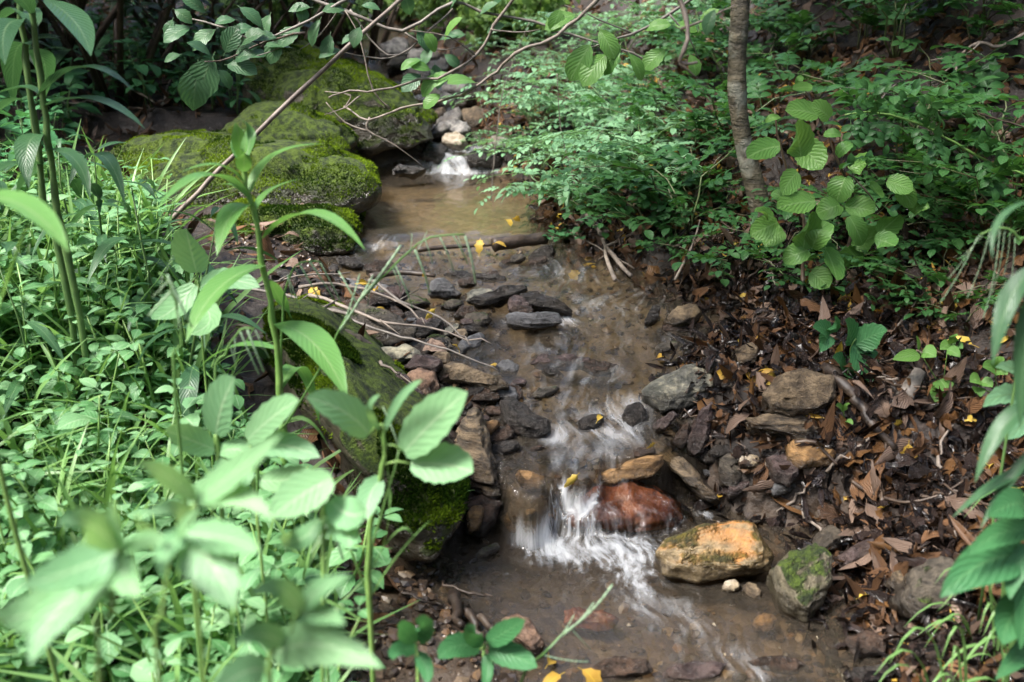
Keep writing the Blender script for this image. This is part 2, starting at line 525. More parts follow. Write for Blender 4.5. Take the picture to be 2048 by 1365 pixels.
def soil_mat():
    m, t = new_mat('damp_soil')
    n = N(t)
    co = n('ShaderNodeTexCoord').outputs['Object']
    a = n.noise(co, 6, 8, .65)
    b = n.noise(co, 45, 5, .65)
    col = n.mix(n.ramp(a, .3, .7), (.007, .0045, .003), (.024, .014, .0085))
    col = n.mix(n.math('MULTIPLY', n.ramp(b, .5, .7), .6), col, (.04, .022, .013))
    wet = n('ShaderNodeAttribute', attribute_name='bed').outputs['Fac']
    v = n('ShaderNodeTexVoronoi', {'Vector': co, 'Scale': 40}, feature='F1')
    peb = n.mix(n.math('MULTIPLY', v.outputs['Color'], 1.0), (.015, .010, .007), (.12, .08, .048))
    peb = n.mix(n.ramp(a, .35, .65), peb, (.055, .034, .019))
    sand_sheen = n.mix(n.ramp(b, .35, .65), (.10, .075, .042), (.20, .15, .09))
    sw = n('ShaderNodeAttribute', attribute_name='sand_sheen').outputs['Fac']
    peb = n.mix(n.ramp(n.math('ADD', sw, n.math('MULTIPLY', n.math('SUBTRACT', a, .5), 1.6)), .2, .75), peb, sand_sheen)
    col = n.mix(wet, col, peb)
    h = n.math('ADD', n.math('MULTIPLY', b, 1.0), n.math('MULTIPLY', n.math('MULTIPLY', v.outputs['Distance'], wet), -.8))
    bp = n('ShaderNodeBump', {'Strength': .8, 'Distance': .01, 'Height': h})
    rg = n.math('SUBTRACT', .62, n.math('MULTIPLY', n.ramp(b, .5, .3), .35))
    pr = n('ShaderNodeBsdfPrincipled', {'Base Color': col, 'Roughness': rg, 'Normal': bp.outputs[0]})
    n('ShaderNodeOutputMaterial', {0: pr.outputs[0]})
    return m


M_SOIL = soil_mat()


def water_mat():
    m, t = new_mat('stream_water')
    n = N(t)
    uv = n('ShaderNodeUVMap').outputs[0]
    warp = n('ShaderNodeTexNoise', {'Vector': uv, 'Scale': 4.5, 'Detail': 2.0}).outputs['Color']
    wv = n('ShaderNodeVectorMath', {0: warp, 1: (.5, .5, .5)}, operation='SUBTRACT').outputs[0]
    wv = n('ShaderNodeVectorMath', {0: wv, 'Scale': .13}, operation='SCALE').outputs[0]
    uvw = n('ShaderNodeVectorMath', {0: uv, 1: wv}, operation='ADD').outputs[0]
    st = n('ShaderNodeMapping', {'Vector': uvw, 'Scale': (1.0, .10, 1)}).outputs[0]
    s1 = n.noise(st, 90, 5, .6)
    st2 = n('ShaderNodeMapping', {'Vector': uvw, 'Scale': (1.0, .25, 1)}).outputs[0]
    s2 = n.noise(st2, 34, 4, .55)
    bub = n.noise(n('ShaderNodeMapping', {'Vector': uvw, 'Scale': (1, .45, 1)}).outputs[0], 75, 5, .6)
    foam_glints = n('ShaderNodeAttribute', attribute_name='foam_glints').outputs['Fac']  # white water, plus silvery highlights painted on the riffle
    froth = n('ShaderNodeAttribute', attribute_name='froth').outputs['Fac']
    calm = n('ShaderNodeAttribute', attribute_name='calm').outputs['Fac']
    sm = n.math('ADD', n.math('MULTIPLY', s1, .45), n.math('MULTIPLY', s2, .65))
    fm = n.ramp(n.math('ADD', n.math('MULTIPLY', foam_glints, .72), n.math('MULTIPLY', n.math('SUBTRACT', sm, .55), 1.5)), .28, 1.0)
    fm2 = n.ramp(n.math('ADD', n.math('MULTIPLY', froth, .8), n.math('MULTIPLY', n.math('SUBTRACT', n.math('ADD', n.math('MULTIPLY', bub, .6), n.math('MULTIPLY', s2, .5)), .55), 1.8)), .40, 1.0)
    fmask = n.math('MAXIMUM', n.math('MULTIPLY', fm, n.math('ADD', .20, n.math('MULTIPLY', foam_glints, .38))), n.math('MULTIPLY', fm2, .55))
    hs = n.math('ADD', n.math('MULTIPLY', s2, 1.0), n.math('MULTIPLY', s1, .5))
    bst = n.math('SUBTRACT', .9, n.math('MULTIPLY', calm, .82))
    bp = n('ShaderNodeBump', {'Strength': bst, 'Distance': .012, 'Height': hs})
    fr = n('ShaderNodeFresnel', {'IOR': 1.33, 'Normal': bp.outputs[0]}).outputs[0]
    gl = n('ShaderNodeBsdfGlossy', {'Color': (1, 1, 1, 1), 'Roughness': .07, 'Normal': bp.outputs[0]})
    tr = n('ShaderNodeBsdfTransparent', {'Color': (.80, .75, .64, 1)})
    mud = n('ShaderNodeBsdfDiffuse', {'Color': (.12, .10, .076, 1), 'Normal': bp.outputs[0]})
    thin = n('ShaderNodeAttribute', attribute_name='film').outputs['Fac']
    body = n('ShaderNodeMixShader', {0: n.math('MULTIPLY', n.math('SUBTRACT', 1.0, thin), .19), 1: tr.outputs[0], 2: mud.outputs[0]})
    w = n('ShaderNodeMixShader', {0: fr, 1: body.outputs[0], 2: gl.outputs[0]})
    fo = n('ShaderNodeBsdfPrincipled', {'Base Color': (.72, .75, .78, 1), 'Roughness': .45, 'Normal': bp.outputs[0]})
    o = n('ShaderNodeMixShader', {0: fmask, 1: w.outputs[0], 2: fo.outputs[0]})
    n('ShaderNodeOutputMaterial', {0: o.outputs[0]})
    return m


M_WATER = water_mat()


# ------------------------------------------------------------------ ground and water
def grid_mesh(name, X, Y, Z, mat, uv=None, attrs=None):
    r, c = X.shape
    co = np.stack([X, Y, Z], -1).reshape(-1, 3).astype(np.float32)
    i = np.arange(r * c).reshape(r, c)
    q = np.stack([i[:-1, :-1], i[:-1, 1:], i[1:, 1:], i[1:, :-1]], -1).reshape(-1, 4)
    me = bpy.data.meshes.new(name)
    me.vertices.add(len(co))
    me.vertices.foreach_set('co', co.ravel())
    me.loops.add(q.size)
    me.loops.foreach_set('vertex_index', q.ravel().astype(np.int32))
    me.polygons.add(len(q))
    me.polygons.foreach_set('loop_start', np.arange(0, q.size, 4, dtype=np.int32))
    me.polygons.foreach_set('use_smooth', np.ones(len(q), dtype=bool))
    me.update(calc_edges=True)
    if uv is not None:
        ul = me.uv_layers.new(name='UVMap')
        ul.data.foreach_set('uv', uv.reshape(-1, 2)[q.ravel()].astype(np.float32).ravel())
    for k, a in (attrs or {}).items():
        at_ = me.attributes.new(k, 'FLOAT', 'POINT')
        at_.data.foreach_set('value', a.ravel().astype(np.float32))
    me.materials.append(mat)
    return me


def spaced(lo, hi, mid_lo, mid_hi, fine, coarse_n):
    a = mid_lo - (mid_lo - lo) * (np.linspace(1, 0, coarse_n, endpoint=False) ** 2)
    b = np.arange(mid_lo, mid_hi, fine)
    c = mid_hi + (hi - mid_hi) * (np.linspace(0, 1, coarse_n) ** 2)
    return np.unique(np.concatenate([a, b, c]))


gx = spaced(-40, 40, -2.2, 2.6, .022, 60)
gy = spaced(-8, 45, .7, 5.0, .020, 70)
GX, GY = np.meshgrid(gx, gy)
GZ = ground(GX, GY)
inbed = sstep(-.03, .05, np.minimum(GX - XL(GY), XR(GY) - GX) + fbm(GX * 9, GY * 9, 77, 3) * .06)
inbed = np.maximum(inbed, sstep(.0, .1, XL(GY) + .02 - GX) * sstep(.42, .2, XL(GY) - GX) * (GY < 1.62) * .8)
tag(obj('ground', grid_mesh('ground', GX, GY, GZ, M_SOIL, None, {'bed': inbed, 'sand_sheen': np.clip(.95 * sstep(2.75, 3.0, GY) * sstep(4.1, 3.8, GY) + .55 * sstep(1.8, 2.0, GY) * sstep(2.95, 2.7, GY) + .22 * (GY < 1.8), 0, 1)})), kind='structure')  # pale pool sand also stands in for the bright sky reflection

# ------------------------------------------------------------------ rocks
def hull_mesh(name, pts, mat, loc, cuts, amp, seed, freq, ridge=0.0, smooth_it=1, flat_bias=.35):
    bm = bmesh.new()
    for p in pts:
        bm.verts.new(Vector(p) - loc)
    r = bmesh.ops.convex_hull(bm, input=list(bm.verts))
    junk = [g for g in r['geom_interior'] + r['geom_unused'] if isinstance(g, bmesh.types.BMVert)]
    bmesh.ops.delete(bm, geom=list(set(junk)), context='VERTS')
    bmesh.ops.triangulate(bm, faces=list(bm.faces))
    bmesh.ops.subdivide_edges(bm, edges=list(bm.edges), cuts=cuts, use_grid_fill=True)
    for _ in range(smooth_it):
        bmesh.ops.smooth_vert(bm, verts=list(bm.verts), factor=.5, use_axis_x=True, use_axis_y=True, use_axis_z=True)
    bm.normal_update()
    so = Vector((seed * 3.7, seed * 1.3, seed * 2.1))
    for v in bm.verts:
        q = v.co * freq + so
        d = noise.fractal(q, .9, 2.1, 4) * amp
        c = noise.cell(q * .55)
        d += (c - .5) * amp * flat_bias
        if ridge:
            d += ridge * amp * (noise.noise(Vector((q.x * .5, q.y * .5, q.z * 4.5))))
        v.co += v.normal * d
    bmesh.ops.recalc_face_normals(bm, faces=list(bm.faces))
    me = bpy.data.meshes.new(name)
    bm.to_mesh(me)
    bm.free()
    me.polygons.foreach_set('use_smooth', np.ones(len(me.polygons), dtype=bool))
    me.materials.append(mat)
    return me


RK = [0]


def rock(label, outline, mat, n=(0, -.55, .83), thick=.6, sm=1, name='rock', cat='rock', group=None, rough=.085, cuts=5, up=None, bulge=.25, dz=0.0, Y=None, ridge=.4):
    """A stone whose seen outline is given in photo pixels: (cx, cy, w, h, angle) or a polygon; it gets its own depth behind."""
    RK[0] += 1
    rg = random.Random(RK[0] * 7 + 1)
    if isinstance(outline, tuple):
        cx, cy, w, h, ang = outline
        a0, k = rg.random() * 6.28, 8
        out = []
        for i in range(k):
            a = a0 + i * 2 * math.pi / k + rg.uniform(-.25, .25)
            rr = rg.uniform(.88, 1.08)
            ca, sa = math.cos(a), math.sin(a)
            e = 2.6
            ex = math.copysign(abs(ca) ** (2 / e), ca) * w / 2 * rr
            ey = math.copysign(abs(sa) ** (2 / e), sa) * h / 2 * rr
            c, s_ = math.cos(math.radians(ang)), math.sin(math.radians(ang))
            out.append((cx + ex * c - ey * s_, cy + ex * s_ + ey * c))
        outline = out
    n = Vector(n).normalized()
    cx = sum(p[0] for p in outline) / len(outline)
    cy = sum(p[1] for p in outline) / len(outline)
    hpx = max(p[1] for p in outline) - min(p[1] for p in outline)
    wpx = max(p[0] for p in outline) - min(p[0] for p in outline)
    c = at(cx, cy, Y) if Y else hit(cx, cy + hpx * .2, 0.0, surf)
    dist = (c - CAM).length
    size = wpx / PX * dist
    if not Y:
        lift = size * .10 if up is None else up
        d = ray(cx, cy)
        c = hit(cx, cy, lift, surf)
    c.z += dz
    P = []
    for (x, y) in outline:
        d = ray(x, y)
        t = (c - CAM).dot(n) / d.dot(n) if abs(d.dot(n)) > .05 else (c.y / d.y)
        P.append(CAM + d * t)
    m = sum(P, Vector()) / len(P)
    sz = min(max((p - m).length for p in P), 1.4 * size)
    view = (m - CAM).normalized()
    pts = list(P)
    hmin = min(hpx, wpx) / PX * dist
    slab, kk = rg.random() < .7, rg.uniform(.66, .84)
    tilt = Vector((rg.uniform(-1, 1), rg.uniform(-1, 1), 0))
    P = [m + (p - m) * 1.05 for p in P]
    pts = list(P)
    for p in P:
        k = kk * rg.uniform(.92, 1.08) if slab else rg.uniform(.40, .85)
        bl = 1 + tilt.dot((p - m).normalized()) * .5 if slab else rg.uniform(.55, 1.15)
        pts.append(m + (p - m) * k + n * hmin * bulge * bl)
        back = (-n * .75 + Vector((0, .5, -.35))) * (thick * hmin)
        pts.append(m + (p - m) * rg.uniform(.8, .98) + back * rg.uniform(.8, 1.1))
    amp = rough * sz
    me = hull_mesh(name, pts, mat, m, cuts, amp, RK[0] % 50, 2.6 / max(sz, .01), ridge, sm)
    o = obj(name, me)
    o.location = m
    tag(o, label, cat, group)
    return o


# the stones the brook runs over, and the water draped on them
WASHED = [
    rock('rounded red-orange rock washed by the fall', [(1128, 1045), (1150, 1008), (1195, 985), (1250, 975), (1310, 985), (1350, 1010), (1362, 1035), (1340, 1058), (1280, 1070), (1200, 1072), (1150, 1064)], R_RED, (0, -.45, .89), .6, sm=7, cuts=8, Y=1.70, rough=.05, ridge=.6, bulge=.35, dz=-.018),
    rock('washed tan stone making the left-hand lobe of the fall', [(1000, 1035), (1040, 1012), (1090, 1015), (1115, 1040), (1090, 1065), (1020, 1065)], R_ORANGE, (0, -.6, .8), .7, cuts=5, Y=1.67, rough=.04, dz=-.03),
    rock('round stone hidden behind the middle lobe of the fall', [(1120, 990), (1140, 955), (1170, 948), (1195, 975), (1190, 1020), (1130, 1025)], R_WETBR, (0, -.8, .6), .6, cuts=5, Y=1.735, rough=.04)]
FOAM_PATH = [hit(1105, 1092, 0, surf), hit(1250, 1105, 0, surf), hit(1290, 1190, 0, surf), hit(1400, 1275, 0, surf), hit(1520, 1350, 0, surf)]


def path_dist(X, Y, P):
    best = np.full(X.shape, 9.0)
    par = np.zeros(X.shape)
    for k in range(len(P) - 1):
        ax, ay, bx, by = P[k].x, P[k].y, P[k + 1].x, P[k + 1].y
        L2 = (bx - ax) ** 2 + (by - ay) ** 2
        t = np.clip(((X - ax) * (bx - ax) + (Y - ay) * (by - ay)) / L2, 0, 1)
        d = np.hypot(X - ax - t * (bx - ax), Y - ay - t * (by - ay))
        m = d < best
        best = np.where(m, d, best)
        par = np.where(m, k + t, par)
    return best, par


def blob(X, Y, px, py, r, el=1.0):
    p = hit(px, py, 0, surf)
    return np.exp(-(((X - p.x) / r) ** 2 + ((Y - p.y) / (r * el)) ** 2))


wy = np.unique(np.concatenate([np.arange(-2, 1.3, .05), np.arange(1.3, 1.58, .01), np.arange(1.58, 1.9, .0035), np.arange(1.9, 4.7, .0125), np.arange(4.7, 8.5, .03)]))
wt = np.linspace(0, 1, 110)
Tm, Ym = np.meshgrid(wt, wy)
xl_, xr_ = XL(Ym) - .06, XR(Ym) + .06
Xm = xl_ + (xr_ - xl_) * Tm
Zw = wsurf(Xm, Ym)
calm = np.clip(sstep(2.78, 2.95, Ym) * sstep(3.88, 3.8, Ym) + sstep(1.55, 1.35, Ym) * .55, 0, 1)
rough_ = 1 - calm * .9
flow_w = .14 * fbm(Xm * 6, Ym * 6, 30, 2)
rip = fbm((Xm + flow_w) * 26, Ym * 9, 21, 4) * .014 + fbm(Xm * 11, Ym * 7, 22, 2) * .010
fallz = np.clip((Ym - np.interp(Xm, FX, FY)) / .032, -1, 2)
onfall = np.exp(-((fallz - .5) / .75) ** 2)
Zw = Zw + rip * rough_ * np.where(Ym < 1.6, .6, 1.0) * (1 - .5 * onfall)
Ys = Ym - (vnoise(Xm * 30, Xm * 0 + 3, 8) * .016 + vnoise(Xm * 80, Xm * 0, 9) * .003) * onfall
# froth, streaks, and silvery glints put into the colour
pd, pp = path_dist(Xm, Ym, FOAM_PATH)
wid = np.interp(pp, [0, 1, 2, 4], [.085, .115, .060, .035])
froth = np.exp(-(pd / wid) ** 2) * np.interp(pp, [0, 1, 1.6, 2.4, 4], [1.0, 1.0, .8, .35, .12]) * (fallz < .3)
froth = np.maximum(froth, blob(Xm, Ym, 1300, 1050, .05) * .8)
froth = np.maximum(froth, blob(Xm, Ym, 1405, 1025, .035) * .6)
for bx, by, br in ((960, 1135, .012), (975, 1165, .010), (1015, 1150, .010), (1045, 1175, .014), (1070, 1188, .011), (1087, 1203, .008), (945, 1148, .008)):
    froth = np.maximum(froth, blob(Xm, Ym, bx, by, br) * .75)
lobes = np.clip(blob(Xm, Ym, 1060, 1060, .055, 2) + blob(Xm, Ym, 1165, 1005, .045, 2) * 1.1 + blob(Xm, Ym, 1240, 945, .05, 2) + blob(Xm, Ym, 1110, 1050, .03, 2) * .6, 0, 1)
foam_glints = onfall * lobes * (.35 + .85 * sstep(1.2, .3, fallz))
foam_glints = np.maximum(foam_glints, blob(Xm, Ym, 1225, 1000, .07, .6) * .5)
foam_glints = np.maximum(foam_glints, np.exp(-(pd / (wid * 1.6)) ** 2) * .7 * (fallz < .3) * np.interp(pp, [0, 1.2, 2, 4], [.45, .6, .95, .8]))
for bx, by, br, el, a in ((1200, 850, .10, 1.3, .62), (1180, 900, .12, 1.0, .5), (1270, 820, .06, 1.2, .6), (1200, 620, .14, .8, .5), (1120, 545, .16, .7, .42), (1290, 580, .12, .8, .4), (1090, 700, .12, .8, .38),
                          (1180, 740, .12, .8, .42), (1060, 780, .08, 1, .4), (760, 490, .12, .6, .45), (900, 335, .14, .35, .95), (960, 335, .12, .3, .9), (940, 300, .14, .5, .9), (880, 250, .12, .8, .45), (850, 185, .2, .8, .6), (1110, 870, .04, 1.2, .7), (1130, 640, .05, .8, .7)):
    foam_glints = np.maximum(foam_glints, blob(Xm, Ym, bx, by, br * 1.25, el) * min(1, a * 1.35))
from mathutils.bvhtree import BVHTree
film = np.zeros(Zw.shape)
for o_ in WASHED:
    tree_ = BVHTree.FromPolygons([v.co + o_.location for v in o_.data.vertices], [p.vertices[:] for p in o_.data.polygons])
    lo = [min(v.co[k_] for v in o_.data.vertices) + o_.location[k_] for k_ in (0, 1)]
    hi = [max(v.co[k_] for v in o_.data.vertices) + o_.location[k_] for k_ in (0, 1)]
    for a_, b_ in zip(*np.nonzero((Xm > lo[0]) & (Xm < hi[0]) & (Ys > lo[1]) & (Ys < hi[1]))):
        h_ = tree_.ray_cast(Vector((Xm[a_, b_], Ys[a_, b_], 2)), Vector((0, 0, -1)))[0]
        if h_ is not None and Zw[a_, b_] - .03 < h_.z + .009 and h_.z < .125:
            Zw[a_, b_] = max(Zw[a_, b_], h_.z + .009)
            film[a_, b_] = 1
for _ in range(3):
    g_ = np.where(film > 0, Zw, -1)
    m_ = np.maximum.reduce([np.roll(g_, d_, ax_) for d_, ax_ in ((1, 0), (-1, 0), (1, 1), (-1, 1))]) - .004
    grow = (film == 0) & (m_ > Zw)
    Zw = np.where(grow, m_, Zw)
    film = np.where(grow, 1, film)
red_ = film * sstep(-.075, -.03, Xm - WASHED[0].location.x) * (Xm < WASHED[0].location.x + .15) * (Ym < 1.76)
froth = froth * (1 - .7 * red_)
foam_glints = foam_glints * (1 - .15 * red_)
foam_glints = np.where(film > 0, np.maximum(foam_glints, .40), foam_glints)
foam_glints = np.maximum(foam_glints, .36 * sstep(1.72, 1.85, Ym) * sstep(2.95, 2.75, Ym))  # pale streaks over the whole riffle, painted in place of sky glints
foam_glints = np.maximum(foam_glints, .20 * (Ym < 1.65))
ds = np.concatenate([[0], np.cumsum(np.hypot(np.diff(wy), np.diff(wsurf(np.full_like(wy, .12), wy))))])
UVw = np.stack([Xm + flow_w * .5, np.repeat(ds[:, None], len(wt), 1)], -1)
tag(obj('water', grid_mesh('water', Xm, Ys, Zw, M_WATER, UVw, {'foam_glints': foam_glints, 'froth': froth, 'calm': calm, 'film': film})), kind='structure')


# the four mossy boulders on the bank side of the pool
def boulder(label, outline, Y, depth, mat, n=(0, -.8, .6), bulge=.5, amp=.05, cuts=9, under=.6, seed=1, moss_n=9000, name='boulder', extra=(), mth=.1):
    nn = Vector(n).normalized()
    cx = sum(p[0] for p in outline) / len(outline)
    cy = sum(p[1] for p in outline) / len(outline)
    c = at(cx, cy, Y)
    P = []
    for (x, y) in outline:
        d = ray(x, y)
        P.append(CAM + d * ((c - CAM).dot(nn) / d.dot(nn)))
    m = sum(P, Vector()) / len(P)
    rg = random.Random(seed)
    pts = list(P)
    hp = (max(p[1] for p in outline) - min(p[1] for p in outline)) / PX * (m - CAM).length
    for p in P:
        for k, f in ((.85, .45), (.55, .85), (.3, 1.0)):
            pts.append(m + (p - m) * (k + rg.uniform(-.06, .06)) + nn * hp * bulge * f * rg.uniform(.85, 1.1))
        pts.append(m + (p - m) * rg.uniform(.88, 1.0) + Vector((0, depth * rg.uniform(.5, .7), -.02)))
        pts.append(m + (p - m) * rg.uniform(.6, .8) + Vector((0, depth * rg.uniform(.9, 1.1), -.05)))
    for e in extra:
        pts.append(Vector(e))
    sz = max((p - m).length for p in P)
    me = hull_mesh(name, pts, mat, m, cuts, amp * sz, seed, 2.2 / sz, .55, 4, .5)
    root = thing(name, label, 'boulder', m)
    body = obj('rock', me, root)
    # moss cushion: tiny upright blades on the upper faces
    rnd = np.random.RandomState(seed)
    me.calc_loop_triangles()
    tri = np.array([t.vertices[:] for t in me.loop_triangles])
    co = np.array([v.co[:] for v in me.vertices])
    a, b, c_ = co[tri[:, 0]], co[tri[:, 1]], co[tri[:, 2]]
    cr = np.cross(b - a, c_ - a)
    ar = np.linalg.norm(cr, axis=1)
    nor = cr / np.maximum(ar[:, None], 1e-9)
    wgt = ar * sstep(mth, mth + .5, nor[:, 2])
    pick = rnd.choice(len(tri), moss_n, p=wgt / wgt.sum())
    r1, r2 = np.sqrt(rnd.rand(moss_n)), rnd.rand(moss_n)
    p = a[pick] * (1 - r1)[:, None] + b[pick] * (r1 * (1 - r2))[:, None] + c_[pick] * (r1 * r2)[:, None]
    pw = p + np.array(m)
    keep = fbm(pw[:, 0] * 7, pw[:, 1] * 7 + pw[:, 2] * 6, seed, 3) > -.10
    p, pick = p[keep], pick[keep]
    k = len(p)
    nr = nor[pick] * .8 + rnd.normal(0, .45, (k, 3)) + np.array([0, 0, .25])
    nr /= np.linalg.norm(nr, axis=1)[:, None]
    sd_ = np.cross(nr, rnd.normal(0, 1, (k, 3)))
    sd_ /= np.maximum(np.linalg.norm(sd_, axis=1)[:, None], 1e-6)
    L = rnd.uniform(.004, .010, k)[:, None]
    V = np.stack([p - sd_ * .0022, p + sd_ * .0022, p + nr * L], 1).reshape(-1, 3)
    mo = bpy.data.meshes.new('moss')
    mo.from_pydata(V.tolist(), [], np.arange(3 * k).reshape(-1, 3).tolist())
    at_ = mo.attributes.new('tint', 'FLOAT', 'POINT')
    tn = np.clip(.45 + 1.9 * fbm((p[:, 0] + m.x) * 9, (p[:, 1] + m.y) * 9, seed + 5, 3) + rnd.normal(0, .15, k), 0, 1)
    at_.data.foreach_set('value', np.repeat(tn, 3).astype(np.float32))
    mo.materials.append(M_MOSS)
    tag(obj('moss', mo, root), kind='stuff')
    return root


def moss_mat():
    m, t = new_mat('moss_blades')
    n = N(t)
    tn = n('ShaderNodeAttribute', attribute_name='tint').outputs['Fac']
    col = n.mix(tn, (.018, .042, .005), (.16, .245, .016))
    df = n('ShaderNodeBsdfDiffuse', {'Color': col})
    tl = n('ShaderNodeBsdfTranslucent', {'Color': col})
    mx = n('ShaderNodeMixShader', {0: .4, 1: df.outputs[0], 2: tl.outputs[0]})
    n('ShaderNodeOutputMaterial', {0: mx.outputs[0]})
    return m


M_MOSS = moss_mat()

boulder('largest mossy boulder at the back, overhanging a dark hollow above the pool',
        [(478, 175), (500, 120), (580, 92), (700, 130), (800, 185), (862, 245), (868, 285), (820, 300), (740, 330), (640, 330), (540, 300), (485, 250)],
        3.95, .55, R_BOULDER, (-.05, -.72, .7), .30, .075, 11, seed=3, moss_n=30000)
boulder('middle mossy boulder with bare grey patches between the two larger ones',
        [(440, 270), (480, 220), (560, 205), (640, 225), (700, 280), (715, 330), (690, 400), (560, 420), (460, 360)],
        3.55, .45, R_BOULDER, (0, -.62, .78), .25, .075, 10, seed=5, moss_n=22000)
boulder('broad low mossy boulder with a bright green nose above the pool edge',
        [(205, 320), (290, 282), (400, 280), (520, 290), (640, 315), (735, 350), (745, 388), (705, 425), (560, 440), (400, 470), (260, 440), (195, 370)],
        3.0, .6, R_BOULDER, (.03, -.60, .80), .24, .075, 11, seed=8, moss_n=34000)
boulder('dark mossy rock step under the broad boulder, its tip at the riffle',
        [(380, 440), (480, 415), (600, 415), (690, 430), (715, 470), (705, 505), (640, 515), (560, 505), (440, 500), (370, 480)],
        2.74, .45, R_BOULDER, (0, -.75, .66), .25, .075, 10, seed=11, moss_n=20000)
boulder('long rounded boulder with a mossy ridge beside the little waterfall',
        [(520, 620), (565, 600), (640, 640), (740, 735), (820, 830), (880, 910), (915, 1000), (915, 1060), (870, 1130), (800, 1110), (720, 1000), (620, 860), (540, 740)],
        1.72, .35, R_BOULDERN, (-.25, -.55, .80), .28, .04, 10, seed=14, moss_n=60000, mth=.02)

# ---- stones on the far side from the camera's left bank
rock('flat lichen-spotted grey stone perched over upright dark stones', [(1283, 782), (1330, 755), (1360, 735), (1395, 733), (1425, 752), (1442, 780), (1425, 800), (1370, 815), (1330, 818), (1300, 800)], R_GREY, (.05, -.55, .83), .45, cuts=6, up=.035)
rock('blocky tan stone lying on a long slab', [(1530, 790), (1560, 750), (1600, 742), (1665, 760), (1670, 800), (1630, 830), (1590, 832), (1545, 822)], R_TAN, (0, -.75, .66), .8, cuts=6, up=.05)
rock('long striped slab under the blocky tan stone', [(1495, 838), (1530, 830), (1620, 832), (1685, 850), (1675, 875), (1620, 880), (1560, 868), (1505, 855)], R_SCHIST, (0, -.7, .7), .7, cuts=5, up=.03)
rock('orange-tan brick-shaped stone below the striped slab', [(1575, 890), (1600, 880), (1665, 890), (1675, 905), (1665, 930), (1600, 938), (1580, 915)], R_ORANGE, (0, -.65, .75), .8, cuts=5, up=.03)
rock('slender dark wet stone standing upright under the lichen-spotted stone', [(1405, 815), (1424, 806), (1425, 830), (1410, 905), (1390, 918), (1370, 905), (1378, 865)], R_PURPLE, (-.3, -.9, .35), .7, cuts=5, up=.03)
rock('dark wedge stone leaning left of the slender upright one', [(1305, 850), (1345, 822), (1355, 830), (1330, 860), (1310, 862)], R_PURPLE, (-.2, -.8, .5), .7, up=.03)
rock('wet brown stone tucked between the two leaning dark stones', [(1342, 885), (1365, 850), (1380, 845), (1378, 880), (1362, 898)], R_WETBR, (-.2, -.8, .5), .7, up=.02)
rock('long tan plank-like stone slanting down to the red rock', [(1300, 878), (1318, 882), (1352, 900), (1395, 950), (1438, 995), (1428, 1006), (1395, 990), (1345, 945), (1318, 905)], R_SCHIST, (-.55, -.6, .6), .5, cuts=5, up=.03, name='rock')
rock('brown ledge stone at the lip of the right-hand fall', [(1190, 955), (1240, 930), (1300, 910), (1330, 908), (1328, 930), (1300, 955), (1240, 972), (1200, 975)], R_ORANGE, (0, -.8, .6), .7, up=.012, Y=1.765)
rock('large yellow quartz stone streaked with olive moss', [(1315, 1110), (1335, 1082), (1400, 1055), (1470, 1045), (1505, 1048), (1520, 1080), (1545, 1115), (1535, 1140), (1480, 1155), (1400, 1162), (1330, 1148)], R_QUARTZ, (0, -.62, .78), .6, cuts=9, up=.045, rough=.055, ridge=.2)
rock('pointed striped stone with moss, next to the yellow quartz', [(1545, 1140), (1580, 1105), (1630, 1088), (1660, 1110), (1665, 1150), (1640, 1210), (1612, 1243), (1575, 1225), (1550, 1180)], R_MOSSY, (-.15, -.7, .7), .6, cuts=7, up=.05)
rock('small grey stone standing at the water edge below the litter', [(1437, 905), (1465, 895), (1485, 915), (1488, 960), (1470, 975), (1445, 970)], R_MOSSDK, (0, -.8, .6), .7, up=.025)
rock('small yellow-green stone behind the standing grey one', (1500, 922, 42, 24, 5), R_WHITE, up=.02)
rock('thin pale splinter stone in the shallows', (1420, 948, 42, 12, 25), R_BLUE, up=.012)
rock('reddish brown flat slab dipping into the shallows', [(1520, 900), (1560, 880), (1585, 900), (1600, 950), (1580, 975), (1545, 950)], R_PURPLE, (0, -.5, .85), .4, up=.01)
rock('tan striped stone half buried in yellow leaves', [(1468, 700), (1500, 685), (1518, 700), (1510, 725), (1478, 728)], R_TAN, (0, -.7, .7), .7, up=.03)
rock('small dark stone beside the half-buried tan one', (1428, 725, 36, 34, -30), R_WETDK, up=.02)
rock('brown stone topped with yellow leaves at the stream edge', [(1330, 640), (1355, 612), (1395, 608), (1405, 630), (1390, 645), (1345, 655)], R_TAN, (0, -.75, .66), .7, up=.03)
rock('dark blade of stone tilted in the riffle', (1305, 632, 22, 44, 35), R_WETDK, up=.02)
rock('flat wet slab below the leaf-topped stone', (1385, 655, 130, 22, 3), R_WETBR, up=.006)
rock('smooth grey-brown stone in the shaded corner pool', [(1800, 1200), (1830, 1140), (1880, 1110), (1910, 1130), (1915, 1190), (1880, 1230), (1830, 1235)], R_MOSSDK, (0, -.7, .7), .6, cuts=6, up=.04)
rock('striped grey stone at the foot of the wet leaves', (1815, 1155, 78, 44, -25), R_SCHIST, up=.03)
rock('dark brown slab under the wet leaves', [(1680, 1110), (1740, 1075), (1775, 1065), (1785, 1085), (1750, 1125), (1690, 1135)], R_PURPLE, (.1, -.6, .8), .5, up=.02)
rock('flat dark stone partly under the pointed striped stone', (1655, 1080, 70, 50, -35), R_MOSSDK, up=.02)
rock('small cream pebble in front of the yellow quartz', (1462, 1172, 34, 26, 0), R_WHITE, up=.008)
rock('small speckled stone in front of the yellow quartz', (1505, 1182, 42, 26, 30), R_TAN, up=.008)
rock('tan stone showing through the shallow brown water', (1530, 1245, 46, 36, 10), R_ORANGE, up=-.012)
